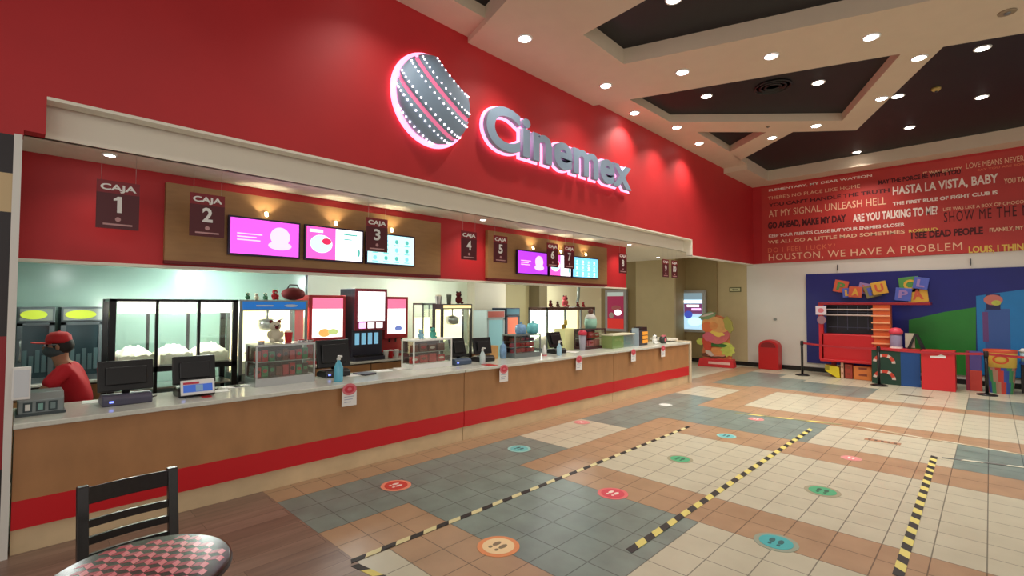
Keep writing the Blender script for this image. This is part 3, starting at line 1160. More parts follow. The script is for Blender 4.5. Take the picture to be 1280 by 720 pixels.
def popper(uL, uR, vT, X, zbot, hdr, label, lit=6, frame=STEELD, dp=0.55, hh=0.14, glassm=GLASS):
    """popcorn machine: frame, header, panes, kettle, bed of popcorn"""
    y0, y1, _, z1 = span(uL, uR, vT, vT + 100, X)
    z1 = at((uL + uR) / 2, vT, 'x', X).z
    wd = y1 - y0
    a = wd / 2
    zt = z1 - zbot
    t = thing('popcorn_machine', label, 'popcorn machine', (X, (y0 + y1) / 2, zbot), FR)
    m = MB()
    for x in (-a + 0.02, a - 0.02):
        for y in (0.02, dp - 0.02):
            m.box(x - 0.02, x + 0.02, y - 0.02, y + 0.02, 0, zt - hh)
    m.box(-a, a, 0, dp, 0, 0.08)
    m.box(-a, a, 0, dp, zt - hh, zt)
    m.build('cabinet', frame, t, 0.003)
    box('header_panel', -a + 0.03, a - 0.03, -0.008, 0, zt - hh + 0.02, zt - 0.02, hdr, t)
    box('glass_pane', -a + 0.04, a - 0.04, 0.01, 0.014, 0.08, zt - hh, glassm, t)
    box('back_panel', -a + 0.04, a - 0.04, dp - 0.03, dp - 0.02, 0.08, zt - hh, PANELW, t)
    m = MB()
    kz = zt - hh - 0.27
    m.lathe([(0.03, kz), (0.10, kz + 0.02), (0.115, kz + 0.09), (0.11, kz + 0.14), (0.05, kz + 0.16)], (0, dp / 2, 0), 18)
    m.cyl((0, dp / 2, kz + 0.15), (0, dp / 2, zt - hh), 0.015)
    m.tube([(0.1, dp / 2, kz + 0.1), (0.2, dp / 2 - 0.02, kz + 0.16), (0.24, dp / 2 - 0.02, kz + 0.15)], 0.01)
    m.build('kettle', STEEL, t)
    p = Matrix.Rotation(FR, 3, 'Z') @ Vector((0, 0.05, 0.081)) + Vector((X, (y0 + y1) / 2, zbot))
    popcorn_in(p, wd - 0.1, dp - 0.12, 0, 'heap of popcorn inside the ' + label.split(' with')[0], h=zt * 0.28)
    l0 = bpy.data.lights.new('popper_lamp', 'POINT')
    l0.energy = lit
    l0.color = (1, 0.9, 0.7)
    l0.shadow_soft_size = 0.04
    ob = bpy.data.objects.new('lamp', l0)
    col.objects.link(ob)
    ob.parent = t
    ob.location = (a * 0.6, dp * 0.4, zt - hh - 0.05)
    return t, (y0 + y1) / 2, z1, a


tp, yp, zp, ap = popper(299, 384, 375, -6.76, 0.9, M('blue header added glow', (24, 112, 196), 0.4, emit=0.45), 'lit popcorn machine with blue header behind the large candy case')  # header colour given some glow, as the lamps leave it dark
_m = M('faint white lettering', (210, 226, 240), 0.5)
m = MB()
m.box(-0.24, -0.03, -0.010, -0.008, zp - 0.9 - 0.085, zp - 0.9 - 0.065)
m.build('header_bar', _m, tp)
m = MB()
ell(m, 0.2, zp - 0.9 - 0.075, 0.09, 0.018, -0.010, None)
m.build('header_oval', _m, tp)
box('stand', -ap, ap, 0.0, 0.55, -0.9, -0.001, M('stand steel', (120, 128, 130), 0.5, metal=0.5), tp)


def bucket(loc, r, h, body, stripe, label, group, name='popcorn_bucket'):
    t = thing(name, label, 'bucket', loc, 0, group)
    m = MB()
    n = 20
    i1, i2 = m.mi(body), m.mi(stripe)
    r0 = [m.bm.verts.new((r * 0.75 * math.cos(2 * PI * k / n), r * 0.75 * math.sin(2 * PI * k / n), 0)) for k in range(n)]
    r1 = [m.bm.verts.new((r * math.cos(2 * PI * k / n), r * math.sin(2 * PI * k / n), h)) for k in range(n)]
    for k in range(n):
        m._face([r0[k], r0[(k + 1) % n], r1[(k + 1) % n], r1[k]], i1 if (k // 2) % 2 else i2)
    m._face(list(reversed(r0)), i1)
    m._face(r1, i1)
    m.build('tub', None, t)
    m = MB()
    for k in range(9):
        m.ball((r * 0.6 * math.cos(k * 2.4) * (k / 9) ** 0.5, r * 0.6 * math.sin(k * 2.4) * (k / 9) ** 0.5, h + 0.005), r * 0.36, seg=8, rings=5)
    m.build('contents', POP, t)
    return t


# decorations on the blue-header machine: small green and red items, generic
SG = M('green plush', (70, 120, 90), 0.9, bump=0.3, scale=60)
SR = M('red plush', (170, 36, 40), 0.9, bump=0.3, scale=60)
SD = M('dark red plush', (104, 30, 30), 0.9)
SW = M('off-white plush', (206, 200, 176), 0.9, bump=0.3, scale=60)


def plush(loc, s, fur, ear, label, group=None, rot=FR):
    """small sitting soft toy: body, head, ears, limbs"""
    t = thing('plush_toy', label, 'plush toy', loc, rot, group)
    m = MB()
    m.ball((0, 0, 0.36 * s), 0.30 * s, sc_=(1, 0.85, 1.15))
    for sx_ in (-1, 1):
        m.ball((sx_ * 0.2 * s, -0.22 * s, 0.12 * s), 0.13 * s, sc_=(0.9, 1.5, 0.8))
        m.ball((sx_ * 0.3 * s, -0.08 * s, 0.42 * s), 0.10 * s, sc_=(0.8, 0.9, 1.7))
    m.ball((0, -0.02 * s, 0.82 * s), 0.25 * s, sc_=(1.05, 0.95, 0.95))
    m.build('body', fur, t)
    m = MB()
    for sx_ in (-1, 1):
        m.ball((sx_ * 0.19 * s, 0, 1.03 * s), 0.09 * s, sc_=(1, 0.5, 1))
    m.ball((0, -0.24 * s, 0.77 * s), 0.09 * s)
    m.build('ears_and_muzzle', ear, t)
    m = MB()
    for sx_ in (-1, 1):
        m.ball((sx_ * 0.09 * s, -0.245 * s, 0.87 * s), 0.028 * s, seg=8, rings=5)
    m.ball((0, -0.32 * s, 0.8 * s), 0.03 * s, seg=8, rings=5)
    m.build('eyes_and_nose', BLACK, t)
    return t


def on_plane(u, X):
    return at(u, 400, 'x', X).y


for u, c, s, l in ((309, SG, 0.085, 'tiny green soft toy at the left end atop the blue-header popcorn machine'),
                   (320, SW, 0.08, 'tiny pale soft toy atop the blue-header popcorn machine, second from left'),
                   (331, SG, 0.085, 'tiny green soft toy atop the blue-header popcorn machine, third from left'),
                   (343, SR, 0.13, 'small bright red soft toy atop the blue-header popcorn machine')):
    plush((-6.9, on_plane(u, -6.9), zp + 0.001), s, c, SW, l)
t = thing('red_bag', 'dark red rounded bag lying atop the blue-header popcorn machine', 'bag', (-6.98, on_plane(366, -6.98), zp + 0.004), FR)
m = MB()
m.ball((0, 0, 0.085), 0.11, sc_=(1.5, 1.0, 0.8))
m.build('pouch', SD, t)
MB().tube([(-0.09, 0, 0.14), (-0.05, 0, 0.21), (0.05, 0, 0.21), (0.09, 0, 0.14)], 0.01).build('handle', BLACK, t)

# plush figure and red bucket standing on the large candy case
# ---- candy display cases
PK = [M('red candy wrapper', (186, 44, 48), 0.4), M('dark candy wrapper', (66, 38, 34), 0.4), M('green candy wrapper', (60, 130, 84), 0.4), M('white candy wrapper', (214, 196, 186), 0.4), M('brown candy wrapper', (120, 62, 44), 0.4)]


def candy_case(uL, uR, vT, X, name_l, cols, ncol, nrow=2, frame=STEEL, base_h=0.09, dp=0.34, back=M('case dark back', (96, 66, 58), 0.6), group=''):
    y0 = at(uL, 450, 'x', X).y
    y1 = at(uR, 450, 'x', X).y
    zt = at((uL + uR) / 2, vT, 'x', X).z - CT
    wd = y1 - y0
    a = wd / 2
    yc = (y0 + y1) / 2
    t = thing('candy_case', name_l, 'display case', (X, yc, CT), FR)
    m = MB()
    m.box(-a, a, 0, dp, 0, base_h)
    m.box(-a, a, 0, dp, zt - 0.02, zt)
    for x in (-a + 0.009, a - 0.009):
        for y in (0.009, dp - 0.009):
            m.box(x - 0.009, x + 0.009, y - 0.009, y + 0.009, base_h, zt - 0.02)
    m.build('frame', frame, t)
    box('front_glass', -a + 0.018, a - 0.018, 0.004, 0.008, base_h, zt - 0.02, GLASS, t)
    for sx_ in (-1, 1):
        box('side_glass', sx_ * (a - 0.006) - 0.002, sx_ * (a - 0.006) + 0.002, 0.018, dp - 0.018, base_h, zt - 0.02, GLASS, t)
    box('back_panel', -a + 0.01, a - 0.01, dp - 0.012, dp - 0.006, base_h, zt - 0.02, back, t)
    zs = [base_h + (zt - 0.03 - base_h) * k / nrow for k in range(nrow)]
    for z in zs[1:]:
        box('shelf', -a + 0.01, a - 0.01, 0.10, dp - 0.02, z - 0.006, z, STEEL, t)
    rh = (zt - 0.03 - base_h) / nrow
    cw = (wd - 0.05) / ncol
    for r in range(nrow):
        for c in range(ncol):
            mt = cols[(c * 3 + r * 2) % len(cols)]
            px = -a + 0.025 + cw * (c + 0.5)
            hh = rh * (0.62 + 0.16 * ((c + r) % 3) / 2)
            pc = thing('candy_pack', 'small candy pack standing %s' % group, 'candy pack', Vector((X, yc, CT + zs[r] + 0.001)) + Matrix.Rotation(FR, 3, 'Z') @ Vector((px, 0.14 if r == 0 else 0.15, 0)), FR, 'candy packs ' + group)
            m = MB()
            q = cw * 0.42
            m.prism([(-q, 0.012), (-q * 0.9, 0), (q * 0.9, 0), (q, 0.012), (q * 0.95, hh - 0.012), (q, hh), (-q, hh), (-q * 0.95, hh - 0.012)], -0.022, 0.022, 'y', mt)
            m.build('wrapper', None, pc)
            m = MB()
            ell(m, 0, hh * 0.55, q * 0.7, hh * 0.18, -0.0245, cols[(c + r + 1) % len(cols)])
            m.build('printed_label', None, pc)
    return t, yc, CT + zt, a


big, ybig, zbig, abig = candy_case(320, 394, 430, -5.62, 'large glass candy case with red packs, nearest on the counter', [PK[0], PK[1], PK[0], PK[2], PK[4]], 8, 2, group='in the large nearest candy case')
plush((-5.85, on_plane(344, -5.85), zbig), 0.235, SW, SD, 'pale patched soft toy sitting on the large candy case')
bucket((-5.80, on_plane(361, -5.80), zbig), 0.045, 0.12, REDP, REDP, 'red cup standing beside the pale soft toy on the candy case', None, 'drink_cup')
for k, u in enumerate((327, 377, 388)):
    t = thing('metal_tin', 'low metal tin on top of the large candy case, %s' % ('at its left end', 'right of the red cup', 'at its right end')[k], 'tin', (-5.8, on_plane(u, -5.8), zbig), FR)
    MB().lathe([(0.035, 0), (0.035, 0.02), (0.03, 0.022)], seg=16).build('body', STEEL, t)
    MB().lathe([(0.036, 0.022), (0.036, 0.032), (0.0, 0.034)], seg=16).build('lid', REDP, t)
c2, yc2, zc2, ac2 = candy_case(517, 565, 424, -5.62, 'small white-framed candy case under the teal soft toy', [PK[0], PK[3], PK[4]], 4, 2, WHITE, 0.07, 0.3, M('case mauve back', (120, 88, 92), 0.6), 'in the small white-framed candy case')
c3, yc3, zc3, ac3 = candy_case(644, 676, 418, -5.62, 'tall candy case with rows of red packs beside blue wrapped bundles', [PK[0], PK[4], PK[0]], 5, 3, STEELD, 0.08, 0.3, M('case brown back', (70, 40, 40), 0.6), 'in the three-row candy case')
c4, yc4, zc4, ac4 = candy_case(733, 757, 411, -5.75, 'dark-framed case holding pink packs, farthest candy case on the counter', [PINKP, PK[3], PK[0]], 3, 2, M('dark maroon frame', (66, 22, 30), 0.4), 0.05, 0.3, M('case plum back', (90, 40, 56), 0.6), 'in the dark-framed farthest candy case')
TEALP = M('teal plush', (88, 178, 160), 0.9, bump=0.3, scale=60)
LBL = M('pale blue plush', (150, 200, 220), 0.9, bump=0.3, scale=60)
plush((-5.78, on_plane(541, -5.78), zc2), 0.15, TEALP, M('dark plush', (40, 34, 36), 0.9), 'teal soft toy sitting on the white-framed candy case')
plush((-5.78, on_plane(526, -5.78), zc2), 0.13, LBL, SW, 'pale blue soft toy left of the teal one on the candy case')


# ---- tills
def till(u, X, label, s=1.0, base=PURPLEG, tilt=18, mw=0.36, mh=0.26, group='tills along the counter', rot=FR):
    y = at(u, 470, 'x', X).y
    t = thing('till_terminal', label, 'till', (X, y, CT), rot, group)
    m = MB()
    m.prism([(-0.13, 0), (0.13, 0), (0.13, 0.05), (0.04, 0.09), (-0.09, 0.09), (-0.13, 0.06)], -0.17 * s, 0.17 * s, 'x')
    m.build('base', base, t, 0.012)
    m = MB()
    m.cyl((0, 0.0, 0.08), (0, 0.03, 0.2), 0.03)
    m.build('neck', BLACK, t)
    m = MB()
    m.box(-mw / 2, mw / 2, -0.03, 0.012, 0.11, 0.11 + mh, None, (D(-tilt), 0, 0), (0, 0, 0.11))
    m.box(-mw / 2 + 0.05, mw / 2 - 0.05, -0.055, -0.03, 0.16, 0.05 + mh, None, (D(-tilt), 0, 0), (0, 0, 0.11))
    m.build('monitor', BLACK, t, 0.008)
    box('indicator', -0.13, -0.10, -0.134, -0.13, 0.03, 0.045, M('blue indicator', (120, 140, 255), 0.4, emit=2), t)
    MB().tube([(0.1, 0.1, 0.02), (0.16, 0.16, 0.01), (0.22, 0.14, 0.006), (0.26, 0.2, 0.006)], 0.006).build('cable', BLACK, t)
    return t


till(158, -5.60, 'black till with purple-grey base, nearest, left of the card display till', 1.05, tilt=14, mw=0.40, mh=0.27)
t2 = till(243, -5.62, 'black till with small white and blue customer display facing the hall', 0.9, BLACK, 10, 0.36, 0.27)
m = MB()
m.box(-0.15, 0.13, -0.20, -0.185, 0.03, 0.17, WHITE, (D(-14), 0, 0), (0, -0.19, 0.03))
ds = m.build('customer_display', None, t2, 0.004)
m = MB()
m.box(-0.13, 0.11, -0.203, -0.2, 0.055, 0.125, M('blue printed screen', (60, 100, 190), 0.4, emit=0.4), (D(-14), 0, 0), (0, -0.19, 0.03))
m.box(-0.13, 0.0, -0.204, -0.2, 0.13, 0.15, M('red printed stripe', (200, 60, 80), 0.5), (D(-14), 0, 0), (0, -0.19, 0.03))
m.box(-0.03, 0.03, -0.2045, -0.2, 0.06, 0.12, M('light blue print', (150, 190, 230), 0.5), (D(-14), 0, 0), (0, -0.19, 0.03))
m.build('display_print', None, ds)
till(417, -5.85, 'black till behind the blue spray bottle', 0.95, BLACK, 12, 0.42, 0.34)
till(573, -5.72, 'black till right of the white-framed candy case', 0.9, M('blue grey plastic', (66, 84, 108), 0.4), 16, 0.28, 0.28)
till(603, -5.75, 'black till behind the clear bottle, right of the blue-based one', 0.9, BLACK, 10, 0.36, 0.26)
till(695, -5.75, 'black till in front of the white popcorn cabinet', 0.9, BLACK, 18, 0.36, 0.28)


def bottle(u, X, h, liquid, cap, label, v=470):
    y = at(u, v, 'x', X).y
    t = thing('bottle', label, 'bottle', (X, y, CT), FR, 'bottles on the counter')
    r = h * 0.17
    MB().lathe([(r * 0.95, 0), (r, 0.01), (r, h * 0.55), (r * 0.55, h * 0.72), (r * 0.35, h * 0.78), (r * 0.35, h * 0.84)], seg=18).build('body', liquid, t)
    m = MB()
    m.lathe([(r * 0.45, h * 0.82), (r * 0.45, h * 0.9), (r * 0.25, h * 0.92), (r * 0.25, h * 0.98)], seg=12)
    m.box(-r * 0.25, r * 0.25, -r * 1.3, 0, h * 0.94, h)
    m.build('pump_cap', cap, t)
    return t


bottle(423, -5.42, 0.30, M('blue translucent gel', (90, 180, 210), 0.2, spec=0.8), WHITE, 'blue sanitizer bottle above the nearest paper notice')
bottle(603, -5.45, 0.25, M('clear gel', (196, 216, 216), 0.15, spec=0.8), WHITE, 'clear pump bottle in front of the black till, middle counter section')
bottle(699, -5.45, 0.26, M('pale blue gel', (160, 200, 220), 0.15, spec=0.8), WHITE, 'pale blue pump bottle beside the stack of white cups')
t = thing('spray_bottle', 'white squeeze bottle left of the farther black till', 'bottle', (-5.6, yc3 + ac3 + 0.07, CT), FR)
MB().lathe([(0.04, 0), (0.042, 0.1), (0.02, 0.15), (0.012, 0.19)], seg=16).build('body', WHITE, t)
MB().lathe([(0.045, -0.0), (0.047, 0.02)], seg=16, cap=False).build('foot_ring', PINKP, t)

# ---- silver tray dispenser at the near end
y0, y1 = at(22, 500, 'x', -5.5).y, at(80, 500, 'x', -5.5).y
t = thing('napkin_dispenser', 'low silver dispenser with three label windows at the near end of the counter', 'dispenser', (-5.48, (y0 + y1) / 2, CT), FR)
a = (y1 - y0) / 2
m = MB()
m.prism([(0, 0), (0.3, 0), (0.3, 0.17), (0.08, 0.17), (0, 0.12)], -a, a, 'x')
m.build('body', STEELD, t, 0.006)
m = MB()
m.box(-a - 0.01, a + 0.01, -0.03, 0.32, 0.001, 0.02)
m.build('base_plate', M('dark steel', (70, 78, 80), 0.4, metal=0.6), t)
for k in range(3):
    x = -a + 0.03 + k * (2 * a - 0.05) / 3
    q = (2 * a - 0.05) / 3 - 0.02
    f = box('label_window', x, x + q, -0.008, 0, 0.03, 0.105, M('window dark rim', (50, 66, 70), 0.4), t)
    box('label_card', x + 0.012, x + q - 0.012, -0.011, -0.008, 0.042, 0.092, (PAPER, M('teal card', (130, 176, 170), 0.6), M('grey card', (120, 140, 140), 0.6))[k], f)

# ---- papers, trays on the counter
rnd = random.Random(3)
for k, (u, v, a, b, c, l) in enumerate([(275, 489, 0.15, 0.10, 'w', 'white paper sheet beside the customer display till'), (290, 484, 0.14, 0.12, 'w', 'white crumpled sheet left of the large candy case'),
                                        (258, 496, 0.09, 0.05, 'r', 'small red card lying by the white sheets near the second till'), (299, 480, 0.12, 0.16, 'w', 'white sheet tucked against the large candy case'),
                                        (443, 469, 0.16, 0.16, 'w', 'white tray liner on the counter right of the blue bottle'), (475, 463, 0.2, 0.14, 'w', 'white paper in the middle of the gap between candy cases'),
                                        (493, 459, 0.2, 0.14, 'w', 'white paper next to the white-framed candy case'),
                                        (456, 468, 0.2, 0.12, 'd', 'dark tray next to the blue bottle'), (108, 493, 0.16, 0.1, 'w', 'white paper between silver dispenser and nearest till'),
                                        (632, 459, 0.2, 0.1, 'r', 'red card on the counter edge above a paper notice'), (714, 440, 0.22, 0.14, 'w', 'white paper near the seam before the farthest counter section')]):
    p = fl(u, v, CT)
    p.x = min(max(p.x, -5.85), -5.30)
    o = MB()
    h = 0.004 if c != 'd' else 0.02
    o.prism([(-a, -b), (a, -b * 0.9), (a * 0.95, b), (-a * 0.9, b * 0.95)], 0, h, 'z')
    o = o.build('paper_sheet' if c == 'w' else ('card' if c == 'r' else 'tray'), {'w': PAPER, 'r': REDP, 'd': DGREY}[c])
    o.scale = (0.55, 0.8, 1)
    o.location = (p.x, p.y, CT + 0.001)
    o.rotation_euler = (0, 0, rnd.uniform(-0.3, 0.3))
    tag(o, l, 'paper' if c != 'd' else 'tray')

# ---- red drink machines and touch-screen dispenser on the back counter
def red_machine(uL, uR, vT, vB, X, label, dp=0.5, warm=True, z=None):
    y0, y1, z0, z1 = span(uL, uR, vT, vB, X)
    z0 = 1.0
    t = thing('drink_machine', label, 'drink machine', (X, (y0 + y1) / 2, z0), FR)
    a, h = (y1 - y0) / 2, z1 - z0
    m = MB()
    m.box(-a, a, 0.0, dp, h * 0.30, h)
    m.box(-a, a, 0.16, dp, 0.04, h * 0.30)
    m.box(-a, a, 0.0, dp, 0.0, 0.05)
    m.build('cabinet', M('deep red enamel', (168, 22, 30), 0.35), t, 0.008)
    m = MB()
    m.box(-a + 0.05, a - 0.05, -0.008, 0, h * 0.38, h * 0.80, M('white lit front', (255, 250, 246), 0.4, emit=1.2))
    m.box(-a + 0.05, a - 0.05, -0.008, 0, h * 0.80, h - 0.04, M('pink lit front', (240, 120, 160), 0.4, emit=0.8))
    if warm:
        ell(m, -0.05, h * 0.45, 0.09, 0.06, -0.010, M('orange print', (250, 170, 90), 0.4, emit=0.9))
        ell(m, 0.08, h * 0.46, 0.08, 0.045, -0.0105, M('green print', (190, 210, 130), 0.4, emit=0.8))
    else:
        ell(m, 0.03, h * 0.47, 0.07, 0.04, -0.010, M('blue print', (110, 130, 200), 0.4, emit=0.7))
    m.build('lit_front', None, t)
    m = MB()
    for x in (-0.1, 0.02, 0.14):
        if abs(x) < a - 0.03:
            m.cyl((x, 0.06, h * 0.30), (x, 0.06, h * 0.24), 0.016)
    m.build('nozzles', BLACK, t)
    box('drip_tray', -a + 0.03, a - 0.03, 0.01, 0.15, 0.05, 0.07, STEELD, t)
    return t


red_machine(386, 432, 369, 440, -7.0, 'red drink machine with lit pink and white front, behind the black till')
red_machine(481, 510, 371, 440, -7.15, 'red drink machine right of the tall touch-screen dispenser', warm=False)
for nm, u0, u1, vv, XX in (('x', 386, 432, 0, -7.0),):
    pass
y0, y1, z0, z1 = span(444, 482, 361, 437, -6.9)
t = thing('touchscreen_dispenser', 'tall drinks dispenser with white touch screen framed in dark red', 'drink dispenser', (-6.9, (y0 + y1) / 2, 1.0), FR)
a, h = (y1 - y0) / 2, z1 - 1.0
m = MB()
m.box(-a, a, 0.1, 0.5, 0.05, h)
m.box(-a, a, 0.0, 0.5, 0.0, 0.06)
m.box(-a * 1.02, a * 1.02, 0.0, 0.12, h * 0.42, h)
m.build('tower', M('dark slate plastic', (46, 48, 62), 0.35), t, 0.01)
m = MB()
m.box(-a * 1.04, a * 1.04, -0.02, 0, h * 0.42, h * 1.0, M('dark red frame', (130, 20, 44), 0.35))
m.box(-a * 0.88, a * 0.88, -0.026, -0.02, h * 0.55, h * 0.96, WHS)
for k in range(3):
    m.box(-a * 0.8 + k * a * 0.56, -a * 0.8 + k * a * 0.56 + a * 0.42, -0.026, -0.02, h * 0.45, h * 0.53, MAGL if k == 0 else WHS)
m.build('touch_screen', None, t)
m = MB()
for k in range(4):
    m.box(-a * 0.8 + k * a * 0.42, -a * 0.8 + k * a * 0.42 + a * 0.26, 0.09, 0.1, h * 0.22, h * 0.38, M('teal lit strip', (130, 190, 220), 0.4, emit=0.6))
m.build('fill_bay_lights', None, t)
box('drip_tray', -a * 0.9, a * 0.9, 0.0, 0.14, 0.06, 0.085, BLACK, t)
# cups stacked between machines
for k, (u, c, l) in enumerate(((483, WHITE, 'white cup beside the touch-screen dispenser'), (489, REDP, 'red cup between the two white cups on the back counter'), (496, WHITE, 'white cup in front of the red drink machine'))):
    t = thing('paper_cup', l, 'cup', (-7.22 if k != 1 else -7.26, on_plane(u, -7.22), 1.0), FR)
    t.location.x = -6.95
    t.location.y = on_plane(u, -6.95)
    MB().lathe([(0.03, 0), (0.042, 0.12), (0.044, 0.122)], seg=16).build('cup_wall', c, t)
    MB().lathe([(0.046, 0.12), (0.046, 0.13), (0.035, 0.135)], seg=16).build('lid', WHITE, t)

# ---- second popcorn machine
tp2, yp2, zp2, ap2 = popper(552, 590, 380, -6.55, CT - 0.05, M('cream lit header', (255, 232, 170), 0.4, emit=0.9), 'narrow popcorn machine with cream lit header behind the tills', 4, M('dark steel frame', (84, 84, 82), 0.4, metal=0.5), 0.265, 0.09)
box('stand', -ap2, ap2, 0.0, 0.26, -(CT - 0.05), -0.001, MATS['stand steel'], tp2)
y0, y1, z0, z1 = span(530, 552, 379, 440, -6.9)
t = thing('glass_cabinet', 'pale glass cabinet left of the narrow popcorn machine', 'glass cabinet', (-6.95, (y0 + y1) / 2, 1.0), FR)
a, h = (y1 - y0) / 2 - 0.01, z1 - 1.0
m = MB()
for x in (-a, a - 0.02):
    for y in (0, 0.28):
        m.box(x, x + 0.02, y, y + 0.02, 0, h)
m.box(-a, a, 0, 0.3, 0, 0.04)
m.box(-a, a, 0, 0.3, h - 0.03, h)
m.build('frame', STEELD, t)
box('glass_pane', -a + 0.02, a - 0.02, 0.005, 0.009, 0.04, h - 0.03, GLASS, t)
box('lit_back', -a + 0.02, a - 0.02, 0.26, 0.27, 0.04, h * 0.72, PANELW, t)
bucket((-6.7, on_plane(548, -6.7), zp2), 0.06, 0.13, WHITE, M('grey stripe', (150, 150, 140), 0.6), 'white popcorn bucket with grey marks atop the narrow popcorn machine', None)
plush((-6.7, on_plane(573, -6.7), zp2), 0.2, SD, M('dark plush', (40, 34, 36), 0.9), 'dark red soft toy atop the narrow popcorn machine')
bucket((-6.72, on_plane(561, -6.72), zp2), 0.045, 0.16, M('grey green card', (96, 104, 88), 0.6), M('grey green card', (96, 104, 88), 0.6), 'grey-green cup between bucket and soft toy atop the narrow machine', None, 'souvenir_cup')

# ---- tall fridges in the middle
y0, y1, z0, z1 = span(609, 631, 388, 430, -7.5)
fridge(-7.5, (y0 + y1) / 2, y1 - y0, z1 - 0.02, 0.45, 0.02, M('pale grey fridge', (186, 200, 204), 0.4), M('faded red header', (206, 110, 100), 0.5), M('pale teal pane', (150, 200, 206), 0.2, emit=0.25), 'pale blue glass fridge with faded red header against the beige wall')
y0, y1, z0, z1 = span(632, 649, 385, 430, -7.5)
tt = fridge(-7.5, (y0 + y1) / 2 + 0.02, y1 - y0, z1 - 0.02, 0.45, 0.02, M('navy fridge', (26, 40, 66), 0.4), M('teal header', (60, 110, 130), 0.4), M('orange stocked pane', (214, 96, 60), 0.3, emit=0.3), 'dark glass fridge with orange contents, right of the pale blue one')

# ---- wooden box, wrapped bundles
y0 = yc3 - ac3 - 0.29
t = thing('wooden_box', 'light wooden box on the counter behind the clear bottle', 'box', (-5.88, y0, CT), FR)
box('carton', -0.10, 0.10, -0.06, 0.09, 0, 0.2, M('light plywood', (206, 158, 96), 0.5, noise=0.08), t, 0.003)
box('lid', -0.105, 0.105, -0.065, 0.095, 0.2, 0.215, M('light plywood', (206, 158, 96), 0.5), t)
WRAP = M('blue wrapped plastic', (120, 160, 200), 0.25, noise=0.25, scale=14, bump=0.5)
WRAPT = M('teal wrapped plastic', (110, 196, 204), 0.25, noise=0.2, scale=14, bump=0.5)
for k, (u, z, r, mt, l) in enumerate(((638, 0.02, 0.07, WRAP, 'blue wrapped bundle standing left of the three-row candy case'), (651, zc3 - CT + 0.002, 0.12, WRAP, 'blue wrapped bundle on top of the three-row candy case'), (666, zc3 - CT + 0.002, 0.13, WRAPT, 'teal wrapped bundle on top of the three-row candy case'))):
    t = thing('wrapped_bundle', l, 'bundle', (-5.78 if k else -5.80, on_plane(u, -5.78) if k else yc3 - ac3 - 0.1, CT + z - (0.02 if k == 0 else 0)), FR)
    m = MB()
    n = 16
    hh = r * (3.6 if k == 0 else 1.5)
    m.lathe([(r * 0.6, 0), (r * 0.78, hh * 0.1), (r * 0.85, hh * 0.5), (r * 0.7, hh * 0.85), (r * 0.2, hh * 0.96)], seg=n)
    m.build('wrapped_body', mt, t)
    MB().lathe([(r * 0.15, hh * 0.93), (r * 0.1, hh * 1.0), (r * 0.3, hh * 1.12)], seg=9).build('twisted_top', mt, t)

# ---- white popcorn cabinet group (farther)
y0, y1, z0, z1 = span(684, 744, 384, 440, -6.6)
t = thing('popcorn_cabinet', 'broad white-lit popcorn cabinet on the farther half of the counter', 'popcorn cabinet', (-6.6, (y0 + y1) / 2, 0), FR)
a, h = (y1 - y0) / 2, z1
m = MB()
for x in (-a, -a * 0.3, a * 0.35, a - 0.03):
    for y in (0, 0.5):
        m.box(x, x + 0.03, y, y + 0.03, 0, h)
m.box(-a, a, 0, 0.53, 0.9, 0.95)
m.box(-a, a, 0, 0.53, h - 0.06, h, M('brown top rail', (96, 60, 48), 0.5))
m.build('frame', STEELD, t)
for k, (p, q) in enumerate(((-a + 0.03, -a * 0.3), (-a * 0.3 + 0.03, a * 0.35), (a * 0.35 + 0.03, a - 0.03))):
    box('glass_pane', p, q, 0.005, 0.009, 0.95, h - 0.06, GLASS, t)
    box('lit_back', p, q, 0.49, 0.5, 0.95, h - 0.06, PANEL if k < 2 else PANELW, t)
box('plinth', -a, a, 0.02, 0.5, 0, 0.9, MATS['stand steel'], t)
pw = Matrix.Rotation(FR, 3, 'Z') @ Vector((0, 0.05, 0.951)) + Vector((-6.6, (y0 + y1) / 2, 0))
popcorn_in(pw, 2 * a - 0.1, 0.42, 0, 'long heap of popcorn inside the broad white-lit cabinet', h=0.3)
ztop = h
for k, (u, c, s, l) in enumerate(((688, SD, 0.14, 'dark soft toy at the left end atop the broad popcorn cabinet'), (697, M('brown plush', (96, 66, 50), 0.9), 0.12, 'brown soft toy atop the broad popcorn cabinet, second from left'),
                                  (722, SD, 0.12, 'dark red soft toy atop the broad popcorn cabinet, right half'), (729, SR, 0.11, 'red soft toy at the right end atop the broad popcorn cabinet'))):
    plush((-6.8, on_plane(u, -6.8), ztop), s, c, SW, l)
plush((-6.85, on_plane(706, -6.85), ztop), 0.24, M('pink plush', (214, 96, 100), 0.9), SD, 'larger pink soft toy in the middle atop the broad popcorn cabinet')
t = thing('vent_duct', 'thin grey duct rising from the broad popcorn cabinet to the ceiling', 'duct', (-7.0, on_plane(722, -7.0), ztop + 0.003), FR)
MB().tube([(0, 0, 0), (-0.02, 0, 0.1), (0.03, 0, 0.22), (0.05, 0, 2.36 - ztop)], 0.035).build('hose', M('grey duct', (140, 150, 140), 0.5), t)
MB().lathe([(0.06, 0), (0.05, 0.02)], seg=14).build('collar', STEELD, t)

